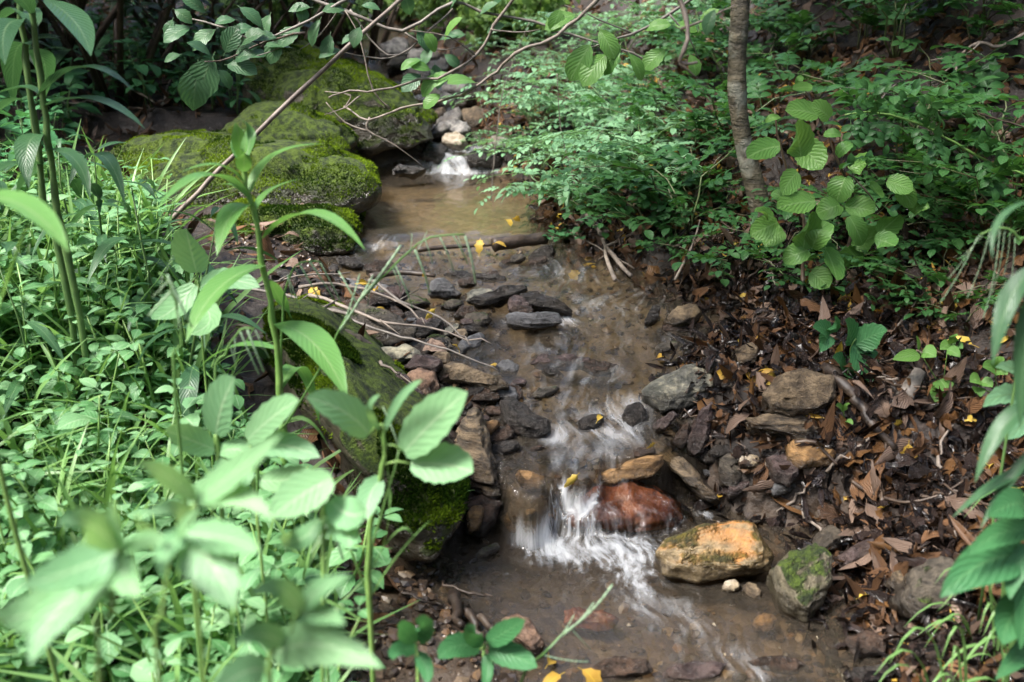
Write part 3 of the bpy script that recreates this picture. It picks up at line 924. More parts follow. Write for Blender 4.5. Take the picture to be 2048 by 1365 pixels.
rock('wet dark stone at the bottom edge of the stream', [(1180, 1340), (1230, 1312), (1300, 1318), (1310, 1345), (1250, 1362), (1190, 1365)], R_WETBR, (0, -.6, .8), .5, up=.008)
rock('broad wet brown stone beside the dark one at the bottom', (1390, 1345, 130, 44, -5), R_PURPLE, up=.004)
rock('smooth wet stone low in the bottom shallows', (1560, 1330, 120, 36, 4), R_WETBR, up=.0)
rock('dark stone at the muddy edge near the bottom', [(1690, 1280), (1730, 1262), (1775, 1275), (1770, 1310), (1715, 1318)], R_WETBR, (0, -.6, .8), .5, up=.012)
rock('flat black stone cut by the bottom edge beside the mud', (1745, 1350, 90, 40, -12), R_WETDK, up=.01)
# ---- stones on the near bank side
rock('tall tan slab with a layered edge leaning on the mossy ridge', [(905, 890), (925, 835), (950, 818), (962, 830), (985, 900), (1002, 985), (985, 995), (935, 975), (915, 935)], R_SCHIST, (-.25, -.75, .6), .45, cuts=6, up=.035, ridge=1.0)
rock('small wedge of orange stone behind the tall slab', (975, 857, 52, 22, -25), R_ORANGE, up=.03)
rock('flat brown stone between the slab and the shiny stone', (1002, 872, 66, 28, -10), R_WETBR, up=.012)
rock('shiny wet grey stone at the head of the riffle', [(998, 805), (1015, 795), (1060, 820), (1098, 845), (1100, 862), (1070, 878), (1040, 868), (1010, 840)], R_WETDK, (.1, -.6, .78), .6, cuts=6, up=.025)
rock('long dark stone with a pale back', [(870, 735), (905, 722), (960, 742), (1010, 760), (1015, 775), (985, 780), (930, 770), (885, 765)], R_TAN, (.1, -.75, .65), .7, cuts=6, up=.03)
rock('wet flat stone under the long pale-backed one', (945, 785, 120, 30, 3), R_WETBR, up=.01)
rock('pinkish orange stone in the heap beside the mossy ridge', [(812, 750), (840, 735), (870, 745), (880, 775), (860, 800), (830, 790)], R_PINK, (0, -.75, .66), .8, cuts=5, up=.035)
rock('purplish stone behind the pinkish orange one', [(808, 735), (830, 712), (868, 708), (885, 730), (870, 745), (835, 740)], R_PURPLE, (0, -.7, .7), .7, up=.045)
rock('dark flat slab below the pinkish orange stone', [(765, 770), (790, 745), (815, 755), (850, 795), (845, 806), (800, 808), (775, 795)], R_PURPLE, (.1, -.6, .8), .5, cuts=5, up=.03)
rock('mustard-coloured small stone above the long dark stone', (885, 715, 40, 26, 5), R_TAN, up=.03)
rock('blocky dark stone with a pale top edge', [(742, 705), (765, 695), (810, 690), (840, 700), (842, 718), (800, 725), (755, 730)], R_GREY, (0, -.8, .6), .7, cuts=5, up=.045)
rock('thin brown stone wedged beneath the blocky dark one', (800, 728, 82, 26, -3), R_MOSSDK, up=.02)
rock('smooth grey slab against the mossy ridge', [(690, 700), (735, 705), (745, 735), (765, 758), (740, 768), (705, 745)], R_BLUE, (.1, -.6, .8), .5, cuts=5, up=.03)
rock('long grey slab above the smooth one', [(640, 655), (680, 655), (740, 690), (760, 702), (735, 708), (680, 695)], R_MOSSDK, (.1, -.6, .78), .5, cuts=5, up=.045)
rock('broad brown slab with mossy edges beneath the twigs', [(650, 625), (720, 612), (800, 630), (832, 655), (820, 680), (770, 690), (720, 680), (670, 650)], R_MOSSDK, (.05, -.5, .85), .5, cuts=6, up=.03)
rock('grey-green stone shaped like a short log in the stream', [(1012, 632), (1030, 625), (1075, 622), (1115, 628), (1120, 645), (1100, 655), (1030, 658), (1015, 648)], R_BLUE, (0, -.85, .5), .8, cuts=5, up=.03)
rock('long black stone sloping into the stream', [(938, 602), (965, 585), (1020, 572), (1055, 570), (1058, 582), (1010, 600), (960, 612)], R_WETDK, (.05, -.7, .7), .6, cuts=5, up=.03)
rock('dark wet stone with water breaking at its end', [(1040, 590), (1065, 582), (1110, 600), (1145, 620), (1140, 632), (1100, 625), (1055, 612)], R_WETDK, (.05, -.7, .7), .6, cuts=5, up=.028)
rock('rounded brown stone wedged by the black one', (1040, 608, 48, 36, 0), R_PURPLE, up=.03)
rock('small brown stone resting on the grey-green one', (1045, 620, 44, 18, 5), R_WETBR, up=.045)
rock('pointed grey stone at the pool outlet', [(855, 590), (862, 562), (890, 556), (925, 588), (905, 594)], R_BLUE, (0, -.8, .6), .7, up=.03)
rock('dark rounded stone left of the pointed grey one', [(760, 600), (775, 575), (805, 568), (820, 582), (805, 612), (775, 614)], R_PURPLE, (0, -.8, .6), .8, up=.035)
rock('tapering brown stone leaning on the dark rounded one', [(800, 612), (815, 585), (850, 598), (860, 608), (830, 616)], R_MOSSDK, (0, -.8, .6), .7, up=.025)
rock('pale greenish stone left of the long black stone', (958, 590, 54, 26, -8), R_GREY, up=.015)
rock('buff stone among the shallow pebbles', [(878, 615), (900, 598), (925, 600), (928, 612), (900, 620)], R_MOSSDK, (0, -.8, .6), .7, up=.02)
rock('rusty brown angular stone in the shallows', [(905, 632), (925, 610), (945, 612), (960, 630), (935, 642)], R_WETBR, (0, -.8, .6), .8, up=.022)
rock('olive lump of stone beside the rusty one', (955, 638, 58, 24, 0), R_MOSSDK, up=.016)
rock('small brown leaf-shaped stone near the outlet', (935, 563, 40, 16, -8), R_WETBR, up=.02)
rock('low dark slab awash at the pool outlet', (950, 553, 130, 16, 3), R_WETDK, up=.006)
rock('wet black stone at the tip of the mossy rock step', (698, 524, 58, 18, 14), R_WETDK, up=.02)
rock('grey-brown stone awash below the pool', (760, 535, 66, 24, -5), R_WETBR, up=.012)
rock('mid-stream brown hump under rippled water', (1120, 722, 120, 28, 2), R_PURPLE, up=.0)
rock('drowned brown stone right of the mid-stream hump', (1200, 735, 80, 28, 6), R_WETBR, up=-.004)
rock('pale drowned stone beside the long pale-backed stone', (1015, 735, 44, 30, 5), R_BLUE, up=-.008)
rock('olive pebble under the twigs', (905, 660, 36, 18, -25), R_GREY, up=.012)
rock('brown pebble beside the olive one', (860, 688, 34, 18, -8), R_TAN, up=.016)
rock('dark pebble next to the stranded yellow leaf', (850, 700, 44, 12, 4), R_WETDK, up=.01)
rock('rusty pebble at the waterline by the twigs', (922, 668, 28, 20, 0), R_TAN, up=.01)
rock('dark brown rock jammed left of the fall', [(925, 1000), (960, 992), (1005, 1005), (990, 1045), (965, 1075), (930, 1065)], R_WETBR, (.1, -.75, .65), .8, cuts=6, up=.035)
rock('orange-edged chip of stone on the jammed brown rock', (950, 1035, 34, 56, 15), R_ORANGE, up=.05)
rock('dark sliver of rock at the foot of the left-hand lobe', (975, 1103, 60, 20, -28), R_MOSSDK, up=.008)
rock('orange-red pebbly stone behind the low sprig at the bottom', [(1000, 1240), (1035, 1228), (1065, 1245), (1088, 1290), (1075, 1312), (1040, 1290)], R_PINK, (0, -.65, .75), .6, cuts=5, up=.03)
rock('red-brown drowned stone in the bottom run', (1180, 1240, 110, 44, 10), R_RED, up=-.02)
rock('drowned orange stone left of the fall lip', (1060, 960, 60, 34, 15), R_ORANGE, up=-.012)
rock('drowned brown stone above the middle lobe', (1110, 905, 70, 30, 10), R_WETBR, up=-.014)
rock('small wet stone by the right fall lip', (1290, 905, 46, 22, -10), R_WETBR, up=.012)
rock('blue-grey stone in the rush beside the lichen-spotted stone', (1270, 830, 50, 44, -30), R_WETDK, up=.01)

# the broken steps far up the brook
rg = random.Random(5)
for k, (x, y, w, h, mt) in enumerate([(870, 300, 60, 20, R_WETDK), (905, 235, 60, 22, R_PALE), (880, 225, 44, 20, R_TAN), (930, 255, 56, 22, R_PALE), (900, 262, 50, 18, R_PALE), (885, 205, 60, 18, R_PALE), (845, 180, 50, 28, R_ORANGE), (905, 180, 70, 16, R_PALE),
                                     (870, 160, 50, 20, R_WHITE), (920, 205, 50, 20, R_WETBR), (955, 230, 46, 22, R_TAN), (830, 150, 44, 24, R_PALE), (880, 140, 60, 18, R_PALE), (800, 130, 70, 24, R_MOSSDK), (855, 120, 60, 22, R_PALE), (1010, 318, 60, 22, R_WETDK), (960, 322, 80, 16, R_WETDK), (820, 345, 60, 16, R_WETDK),
                                     (985, 290, 50, 26, R_PALE), (920, 285, 40, 18, R_WHITE), (800, 105, 60, 26, R_PALE), (770, 95, 50, 20, R_TAN)]):
    rock('grey stone of the broken steps far up the brook', (x + rg.uniform(-14, 14), y + rg.uniform(-8, 8), w * rg.uniform(.6, 1.25), h * rg.uniform(.8, 1.9), rg.uniform(-35, 35)), mt, n=(rg.uniform(-.4, .4), -.6, .75), thick=.7, group='stones of the upper brook', up=rg.uniform(.01, .07), cuts=3, rough=.13)
rg = random.Random(88)
SL = [R_WETDK, R_WETDK, R_WETBR, R_PURPLE, R_BLUE, R_MOSSDK, R_WETBR, R_WETDK]
for k in range(125):
    if 50 <= k < 58 or 80 <= k < 90:
        continue
    if k < 50 or k >= 95:
        py = rg.uniform(535, 900)
        px = float(np.interp(py, [535, 600, 700, 800, 900], [690, 790, 880, 960, 985])) + rg.gauss(-30, 60)
    elif k < 62:
        px, py = rg.uniform(1000, 1330), rg.uniform(560, 880)
    elif k < 80:
        py = rg.uniform(640, 1000)
        px = float(np.interp(py, [640, 760, 850, 1000], [1420, 1390, 1440, 1560])) + rg.gauss(30, 45)
    else:
        px, py = rg.uniform(900, 1100), rg.uniform(470, 560)
    w = rg.uniform(26, 72)
    rock('small flat wet stone among the larger ones at the stream edge', (px, py, w, w * rg.uniform(.3, .55), rg.uniform(-30, 30)), rg.choice(SL), n=(rg.uniform(-.3, .3), -.5, .85), thick=.6, group='small wet stones at the stream edge', up=rg.uniform(.0, .016), cuts=2)
# ------------------------------------------------------------------ leaf shapes
def leaf_geo(L=1.0, Wd=.5, prof='ovate', n=7, fold=.18, curl=.25, serr=0.0, pet=0.0, wave=0.0, seed=0, twist=0.0):
    """A leaf along +Y, face +Z: two half blades folded along the midrib and curling down to the tip."""
    rg = random.Random(seed)
    rows = []
    for i in range(n + 1):
        t = i / n
        if prof == 'ovate':
            w = math.sin(math.pi * min(1, t ** .78 * .98 + .02)) ** .75
        elif prof == 'obovate':
            w = math.sin(math.pi * (t ** 1.15 * .93 + .03)) ** .65
        elif prof == 'lance':
            w = (math.sin(math.pi * (t ** .72))) ** .9
        elif prof == 'blade':
            w = min(1, .55 + t * 1.2) * (1 - t ** 2.2) ** .8
        elif prof == 'heart':
            w = math.sin(math.pi * (t ** .55)) ** .8
        else:
            w = math.sin(math.pi * t) ** .8
        if i == 0:
            w = .06
        if i == n:
            w = .03
        if serr and 0 < i < n:
            w *= 1 + (serr if i % 2 else -serr)
        a = curl * t * t * 1.6
        y = t * L * (1 - .18 * curl * t)
        z = -a * L * .38 + .06 * math.sin(t * math.pi) * L
        wv = wave * math.sin(t * 17 + seed) * L
        tw = twist * t
        h = Wd * w * .5 * L
        x0, z0 = h * math.cos(fold * 3), h * math.sin(fold * 3) * .6
        rows.append(((-x0, y, z + z0 + wv + tw * h), (0, y, z), (x0, y, z + z0 - wv * .7 - tw * h), t))
    V, F, UV = [], [], []
    if pet:
        V += [(-.012 * L, -pet * L, -.10 * pet * L), (.012 * L, -pet * L, -.10 * pet * L), (.010 * L, 0, 0), (-.010 * L, 0, 0)]
        UV += [(.5, 0)] * 4
        F.append((0, 1, 2, 3))
    b = len(V)
    for l, m, r, t in rows:
        V += [l, m, r]
        UV += [(0, t), (.5, t), (1, t)]
    for i in range(n):
        k = b + i * 3
        F += [(k, k + 1, k + 4, k + 3), (k + 1, k + 2, k + 5, k + 4)]
    return V, F, UV


def geo_mesh(name, geo, mat):
    m = MB()
    m.add(*geo)
    return m.mesh(name, mat)


def compound_geo(pairs=3, lw=.55, seed=0, L=1.0, droop=.25, size=.34):
    """Pinnate leaf: rachis with opposite leaflets and one at the end."""
    rg = random.Random(seed)
    m = MB()
    pts = [Vector((0, t * L, .05 * L * math.sin(t * 3) - droop * L * t * t * .5)) for t in (0, .35, .7, 1)]
    m.tube(pts, [.012 * L, .010 * L, .008 * L, .005 * L], 3, False)
    for k in range(pairs):
        t = .30 + k * (.62 / pairs)
        p = Vector((0, t * L, .05 * L * math.sin(t * 3) - droop * L * t * t * .5))
        for s in (-1, 1):
            g = leaf_geo(size * L * rg.uniform(.85, 1.1), lw, 'obovate', 4, .1, .3, seed=seed + k)
            M = frame(p, Vector((s, .55 + rg.uniform(-.15, .15), rg.uniform(-.2, .15))))
            m.add([M @ Vector(v) for v in g[0]], g[1], g[2])
    g = leaf_geo(size * 1.15 * L, lw, 'obovate', 4, .1, .3, seed=seed)
    M = frame(pts[-1], Vector((0, 1, -droop)))
    m.add([M @ Vector(v) for v in g[0]], g[1], g[2])
    return m.v, m.f, m.uv


def scatter(name, variants, P, R, Sc, which, mat, tint=None, kind='stuff', parent=None):
    """Many small leaves or stones in one mesh. P n x 3, R n x 3 x 3, Sc n."""
    Vs, Fs, UVs, Ts, base = [], [], [], [], 0
    for k, (V, F, UV) in enumerate(variants):
        idx = np.nonzero(which == k)[0]
        if not len(idx):
            continue
        V = np.array([tuple(v) for v in V], float)
        nv = len(V)
        X = np.einsum('nij,vj->nvi', R[idx], V) * Sc[idx][:, None, None] + P[idx][:, None, :]
        Vs.append(X.reshape(-1, 3))
        UVs.append(np.tile(np.array(UV, float), (len(idx), 1)))
        Ts.append(np.repeat(tint[idx] if tint is not None else np.random.RandomState(k).rand(len(idx)), nv))
        tri = []
        for f in F:
            for j in range(1, len(f) - 1):
                tri.append((f[0], f[j], f[j + 1]))
        tri = np.array(tri)
        Fs.append((tri[None] + (np.arange(len(idx)) * nv)[:, None, None] + base).reshape(-1, 3))
        base += nv * len(idx)
    co, tri, uv, tn = np.concatenate(Vs), np.concatenate(Fs), np.concatenate(UVs), np.concatenate(Ts)
    me = bpy.data.meshes.new(name)
    me.vertices.add(len(co))
    me.vertices.foreach_set('co', co.astype(np.float32).ravel())
    me.loops.add(tri.size)
    me.loops.foreach_set('vertex_index', tri.astype(np.int32).ravel())
    me.polygons.add(len(tri))
    me.polygons.foreach_set('loop_start', np.arange(0, tri.size, 3, dtype=np.int32))
    me.polygons.foreach_set('use_smooth', np.ones(len(tri), dtype=bool))
    me.update(calc_edges=True)
    ul = me.uv_layers.new(name='UVMap')
    ul.data.foreach_set('uv', uv[tri.ravel()].astype(np.float32).ravel())
    a = me.attributes.new('tint', 'FLOAT', 'POINT')
    a.data.foreach_set('value', tn.astype(np.float32))
    me.materials.append(mat)
    o = obj(name, me, parent)
    if kind:
        o['kind'] = kind
    return o


def rots(n, rs, tilt=.5, heading=None):
    """Random leaf frames: heading about Z, tilt away from flat."""
    h = rs.rand(n) * 2 * math.pi if heading is None else heading
    a, b = rs.normal(0, tilt, n), rs.normal(0, tilt, n)
    ch, sh, ca, sa, cb, sb = np.cos(h), np.sin(h), np.cos(a), np.sin(a), np.cos(b), np.sin(b)
    Z = np.zeros(n)
    O = np.ones(n)
    Rz = np.array([[ch, -sh, Z], [sh, ch, Z], [Z, Z, O]]).transpose(2, 0, 1)
    Rx = np.array([[O, Z, Z], [Z, ca, -sa], [Z, sa, ca]]).transpose(2, 0, 1)
    Ry = np.array([[cb, Z, sb], [Z, O, Z], [-sb, Z, cb]]).transpose(2, 0, 1)
    return Rz @ Rx @ Ry


def slope_rots(x, y, R):
    e = .04
    zx = (ground(x + e, y) - ground(x - e, y)) / (2 * e)
    zy = (ground(x, y + e) - ground(x, y - e)) / (2 * e)
    nz = np.stack([-zx, -zy, np.ones_like(zx)], -1)
    nz /= np.linalg.norm(nz, axis=1)[:, None]
    ax = np.stack([nz[:, 2], np.zeros(len(x)), -nz[:, 0]], -1)
    ax /= np.linalg.norm(ax, axis=1)[:, None]
    ay = np.cross(nz, ax)
    B = np.stack([ax, ay, nz], -1)
    return B @ R


# ------------------------------------------------------------------ leaf litter, pebbles, twigs
LIT = [leaf_geo(1, .55, 'ovate', 5, .25, .6, 0, .25, .03, 1, .3), leaf_geo(1, .48, 'lance', 5, -.2, -.7, 0, .2, .04, 2, -.4), leaf_geo(1, .7, 'obovate', 6, .12, .9, .22, .2, .04, 3, .5),
       leaf_geo(1, .62, 'ovate', 6, -.3, .4, .18, .15, .05, 4, -.6), leaf_geo(1, .5, 'other', 4, .4, -.9, 0, 0, .03, 5, .6), leaf_geo(1, .4, 'lance', 4, .35, 1.1, 0, .3, .02, 6, 0)]
rs = np.random.RandomState(4)


def bank_points(n, x0, x1, y0, y1, side, dmin, dmax, seed):
    r = np.random.RandomState(seed)
    x, y = r.uniform(x0, x1, n * 4), r.uniform(y0, y1, n * 4)
    d = (x - XR(y)) if side > 0 else (XL(y) - x)
    ok = (d > dmin) & (d < dmax)
    return x[ok][:n], y[ok][:n]


def litter(name, x, y, size, seed, mat, tilt=.45, lift=.006):
    r = np.random.RandomState(seed)
    n = len(x)
    P = np.stack([x, y, ground(x, y) + r.uniform(.0, lift * 3, n)], -1)
    R = slope_rots(x, y, rots(n, r, tilt))
    scatter(name, LIT, P, R, r.uniform(size[0], size[1], n), r.randint(0, len(LIT), n), mat, r.rand(n))


x, y = bank_points(9500, -.2, 3.2, .9, 5.0, 1, -.03, 2.3, 1)
keep = fbm(x * 2.2, y * 2.2, 50, 3) + .28 * sstep(1.0, .0, x - XR(y)) > -.16
litter('leaf_litter', x[keep], y[keep], (.022, .07), 11, M_DEAD)
x, y = bank_points(6500, -.2, 2.2, 1.0, 3.4, 1, -.05, .75, 41)
litter('leaf_scraps', x, y, (.010, .032), 42, M_DEAD, .7, .012)
x, y = bank_points(900, -.2, 2.4, 1.0, 3.8, 1, .0, 1.1, 43)
litter('tan_leaf_litter', x, y, (.025, .06), 44, M_TANLEAF, .6, .014)
x, y = bank_points(1500, -.2, 3.0, 1.0, 4.6, 1, -.02, 1.2, 2)
litter('pale_leaf_litter', x, y, (.025, .07), 12, M_PALED, .6, .012)
x, y = bank_points(420, -.2, 2.4, 1.1, 4.6, 1, -.02, .9, 6)
litter('yellow_leaf_litter', x, y, (.02, .045), 13, M_YEL, .5, .014)
x, y = bank_points(5200, -4.5, .2, 1.2, 7.5, -1, .05, 3.8, 3)
litter('bank_leaf_litter', x, y, (.03, .085), 14, M_DEAD)
x, y = bank_points(700, -3.5, .2, 1.8, 6.5, -1, .05, 2.5, 8)
litter('pale_bank_leaf_litter', x, y, (.03, .08), 15, M_PALED, .5, .012)
x, y = bank_points(4200, -2.2, 4.0, 4.5, 11, 1, -.05, 3.5, 9)
litter('far_leaf_litter', x, y, (.05, .11), 16, M_DEAD)

x, y = bank_points(4600, -.2, 2.2, .80, 2.5, 1, -.09, .5, 51)
litter('wet_leaf_litter', x, y, (.018, .05), 52, M_WETLEAF, .7, .016)
x, y = bank_points(700, -.2, 1.2, 2.4, 4.0, 1, -.06, .22, 53)
litter('wet_edge_litter', x, y, (.018, .045), 54, M_WETLEAF, .6, .012)
# the single fallen leaves that show best
TANS = [geo_mesh('fallen_leaf', g, M_TANLEAF) for g in LIT[2:5]]
DEADS = [geo_mesh('fallen_leaf', g, M_DEAD) for g in LIT]
PALES = [geo_mesh('fallen_leaf', g, M_PALED) for g in LIT[:4]]
YELS = [geo_mesh('fallen_leaf', g, M_YEL) for g in (LIT[0], LIT[2], LIT[3])]


def lay_leaf(me, px, py, size, rg, label, group, up=.012, tilt=.5, onwater=False):
    p = hit(px, py, up, surf if onwater else ground)
    R = slope_rots(np.array([p.x]), np.array([p.y]), rots(1, np.random.RandomState(rg.randint(0, 10 ** 6)), tilt))[0]
    M = Matrix([list(r) + [0] for r in R.tolist()] + [[0, 0, 0, 1]])
    o = obj('fallen_leaf', me)
    o.matrix_basis = Matrix.Translation(p) @ M @ Matrix.Scale(size, 4)
    tag(o, label, 'leaf', group)
    return o


rg = random.Random(21)
for k in range(175):
    if k < 120:
        px, py = rg.uniform(1430, 2040), rg.uniform(540, 1080)
        if px < 1430 + (py - 560) * .25 and py > 700:
            px += 200
    elif k < 150:
        px, py = rg.uniform(1100, 1500), rg.uniform(380, 600)
    else:
        px, py = rg.uniform(1650, 2020), rg.uniform(1000, 1230)
    pal = rg.random() < .28
    lay_leaf(rg.choice(PALES if pal else DEADS if k % 3 else TANS), px, py, rg.uniform(.045, .09), rg,
             'bleached pinkish dead leaf lying on the brown litter slope' if pal else 'curled brown dead leaf lying on the damp litter slope',
             'bleached leaves in the litter' if pal else 'brown leaves in the litter', rg.uniform(.008, .03))
YSPOT = [(1550, 622, .05), (1905, 625, .055), (1945, 690, .06), (1865, 650, .04), (1455, 755, .05), (1490, 745, .04), (1550, 740, .045), (1525, 770, .05), (1600, 690, .035), (1470, 690, .04), (1440, 740, .035),
         (1800, 840, .04), (1700, 605, .04), (1380, 610, .04), (1360, 625, .035), (1410, 595, .04), (1165, 530, .045), (1185, 520, .04), (1150, 540, .04), (1195, 535, .03), (1230, 300, .05), (1220, 385, .05), (1560, 755, .04), (1530, 730, .03),
         (1300, 905, .03), (1640, 700, .04), (1585, 610, .03), (1425, 520, .04), (1480, 590, .035), (1515, 560, .03), (1395, 480, .04), (1250, 470, .035), (1270, 500, .04), (1340, 455, .04), (1290, 440, .03), (1720, 300, .04), (1850, 355, .045), (1375, 300, .04), (1400, 330, .035), (1440, 430, .05), (1465, 450, .03), (1210, 440, .03)]
for x_, y_, s_ in YSPOT:
    lay_leaf(rg.choice(YELS), x_, y_, s_ * rg.uniform(.85, 1.15), rg, 'bright yellow fallen leaf on the brown litter of the steep bank', 'yellow leaves on the steep bank', rg.uniform(.012, .03), .45)
for x_, y_, s_ in [(745, 570, .045), (755, 580, .035), (620, 575, .03), (735, 565, .03), (640, 590, .035), (870, 618, .04), (680, 610, .03), (850, 555, .04), (960, 480, .04), (985, 490, .04), (1010, 440, .035), (905, 690, .03), (700, 590, .03), (1030, 435, .03), (770, 620, .03)]:
    lay_leaf(rg.choice(YELS), x_, y_, s_, rg, 'yellow fallen leaf caught among the twigs and stones by the outlet', 'yellow leaves among the stones', rg.uniform(.02, .04), .5, True)
for x_, y_, s_, lb in [(1095, 1330, .05, 'yellow leaf at the very bottom, left of the spotted pair'), (1120, 1350, .05, 'yellow leaf cut by the bottom edge of the photo'), (1165, 1340, .045, 'brown-spotted yellow leaf at the bottom beside the seed head'), (1155, 950, .04, 'yellow leaf stuck on top of the middle lobe of the fall'),
                       (1325, 712, .05, 'yellow leaf under thin water above the lichen-spotted stone'), (985, 730, .035, 'yellow leaf on the calm water beside the long dark stone'), (1195, 842, .03, 'yellow leaf carried in the white rush of the riffle'), (1310, 887, .03, 'yellow leaf behind the tip of the plank-like stone'), (895, 692, .04, 'orange and yellow leaf stranded on the pebble by the twigs')]:
    lay_leaf(rg.choice(YELS), x_, y_, s_, rg, lb, None, .012 if y_ != 950 else .02, .2, True)

# gravel of the bed and of the little bar in front
PEB = []
for k in range(5):
    bm = bmesh.new()
    bmesh.ops.create_icosphere(bm, subdivisions=1, radius=.5)
    rr = random.Random(k)
    for v in bm.verts:
        v.co *= rr.uniform(.6, 1.15)
        v.co.z *= .5
        v.co.x *= .8
    PEB.append(([v.co[:] for v in bm.verts], [[v.index for v in f.verts] for f in bm.faces], [(0, 0)] * len(bm.verts)))
    bm.free()


def pebble_mat():
    m, t = new_mat('gravel')
    n = N(t)
    tn = n('ShaderNodeAttribute', attribute_name='tint').outputs['Fac']
    co = n('ShaderNodeTexCoord').outputs['Object']
    cr = n('ShaderNodeValToRGB', {0: tn})
    e = cr.color_ramp.elements
    e[0].color, e[1].color = (.02, .014, .01, 1), (.20, .15, .10, 1)
    for p, c in ((.3, (.04, .028, .02, 1)), (.5, (.075, .045, .026, 1)), (.65, (.036, .032, .03, 1)), (.82, (.13, .07, .03, 1))):
        a = e.new(p)
        a.color = c
    nz = n.noise(co, 160, 3)
    col = n.mix(n.math('MULTIPLY', n.ramp(nz, .4, .7), .5), cr.outputs[0], (.05, .035, .025))
    pr = n('ShaderNodeBsdfPrincipled', {'Base Color': col, 'Roughness': .32})
    n('ShaderNodeOutputMaterial', {0: pr.outputs[0]})
    return m


M_GRAVEL = pebble_mat()
y = rs.uniform(1.1, 4.6, 5200)
x = XL(y) - .04 + rs.rand(5200) * (XR(y) - XL(y) + .08)
x2, y2 = rs.uniform(-.32, .06, 1500), rs.uniform(1.15, 1.62, 1500)
x3, y3 = bank_points(900, -.9, .2, 1.8, 3.0, -1, -.02, .3, 33)
ok = XL(y2) - x2 > -.05
x, y = np.concatenate([x, x2[ok], x3]), np.concatenate([y, y2[ok], y3])
ok = ~((y > 2.92) & (y < 3.88))
x, y = x[ok], y[ok]
n_ = len(x)
sz = .006 + .03 * rs.rand(n_) ** 3
P = np.stack([x, y, ground(x, y) + sz * .1], -1)
gr_ = scatter('gravel', PEB, P, rots(n_, rs, .3), sz, rs.randint(0, 5, n_), M_GRAVEL, rs.rand(n_))
gr_.data.polygons.foreach_set('use_smooth', np.zeros(len(gr_.data.polygons), dtype=bool))


def stick(name, label, pts, r, mat, sides=6, group=None, cat='twig', jitter=.0, taper=.5, side=None):
    rg = random.Random(len(pts) * 13 + int(r * 1e5))
    P = [Vector(p) for p in pts]
    # smooth the run with a Catmull pass
    Q = []
    for i in range(len(P) - 1):
        p0, p1, p2, p3 = P[max(i - 1, 0)], P[i], P[i + 1], P[min(i + 2, len(P) - 1)]
        for t in (0, .25, .5, .75):
            Q.append(.5 * ((2 * p1) + (p2 - p0) * t + (2 * p0 - 5 * p1 + 4 * p2 - p3) * t * t + (3 * p1 - p0 - 3 * p2 + p3) * t ** 3) + Vector((rg.gauss(0, 1), rg.gauss(0, 1), rg.gauss(0, 1))) * jitter)
    Q.append(P[-1])
    m = MB()
    n = len(Q)
    m.tube([q - P[0] for q in Q], [r * (1 - (1 - taper) * i / (n - 1)) * rg.uniform(.92, 1.08) for i in range(n)], sides)
    for sp in (side or []):
        a = [Vector(q) - P[0] for q in sp]
        m.tube(a, [r * .5 * (1 - .6 * i / max(len(a) - 1, 1)) for i in range(len(a))], 4)
    o = obj(name, m.mesh(name, mat))
    o.location = P[0]
    return tag(o, label, cat, group)


def gpts(pp, up=.012, fn=surf):
    return [hit(x, y, up, fn) for x, y in pp]


# sticks and twigs lying about
stick('stick', 'dark half-sunk log lying across the pool outlet', gpts([(985, 488), (1040, 482), (1095, 478)], .03), .020, M_WETWOOD, 8, cat='log', jitter=.002, taper=.8)
stick('stick', 'thin dark stick spanning the outlet left of the log', gpts([(835, 500), (900, 494), (990, 490)], .02), .008, M_WETWOOD, cat='stick')
stick('stick', 'dark stick across the shallows behind the stranded leaves', gpts([(740, 555), (800, 545), (870, 552)], .035), .010, M_WETWOOD, cat='stick')
stick('stick', 'hooked pale stick leaning down to the outlet from the steep bank', gpts([(1160, 445), (1172, 435), (1190, 450), (1215, 495), (1262, 552)], .03), .011, M_TWIG, cat='stick', jitter=.002)
stick('stick', 'brown root-like stick curving past the blocky tan stone', gpts([(1650, 735), (1690, 770), (1720, 810), (1745, 850), (1790, 900)], .035), .014, M_WETWOOD, 7, cat='stick', jitter=.002)
stick('stick', 'stub of broken wood standing in the litter', gpts([(1810, 795), (1838, 745)], .03), .018, M_BRANCH, 7, cat='stick', taper=.8)
stick('twig', 'thin curved twig hanging over the shallows from the dark litter', gpts([(1420, 870), (1430, 910), (1465, 935), (1495, 942)], .05), .0035, M_DTWIG)
stick('twig', 'pale bent twig in front of the reddish flat slab', gpts([(1525, 835), (1540, 890), (1540, 940), (1522, 975)], .06), .0035, M_TWIG)
stick('twig', 'dark bent twig over the orange-tan brick-shaped stone', gpts([(1590, 885), (1630, 885), (1650, 905), (1675, 930)], .055), .005, M_DTWIG)
stick('twig', 'reddish twig standing in the wet leaves', gpts([(1765, 1010), (1765, 940), (1775, 870)], .03), .005, M_DTWIG)
stick('twig', 'long thin root looping over the wet leaves', gpts([(1700, 960), (1740, 985), (1810, 1005), (1880, 990), (1930, 960)], .03), .004, M_DTWIG)
stick('twig', 'grey twig on the slope above the lichen-spotted stone', gpts([(1790, 660), (1850, 580)], .02), .003, M_TWIG)
stick('twig', 'twig on the leaf slope beside the leaf-topped stone', gpts([(1440, 590), (1500, 605), (1555, 650)], .025), .007, M_DTWIG)
stick('twig', 'bare pale twig dipping from the slope to the pool edge', gpts([(1350, 560), (1385, 490), (1400, 440)], .05), .004, M_TWIG)
stick('stick', 'fallen grey stick lying along the slope over the outlet', gpts([(1230, 560), (1210, 500), (1240, 480), (1380, 410)], .03), .006, M_TWIG, cat='stick')
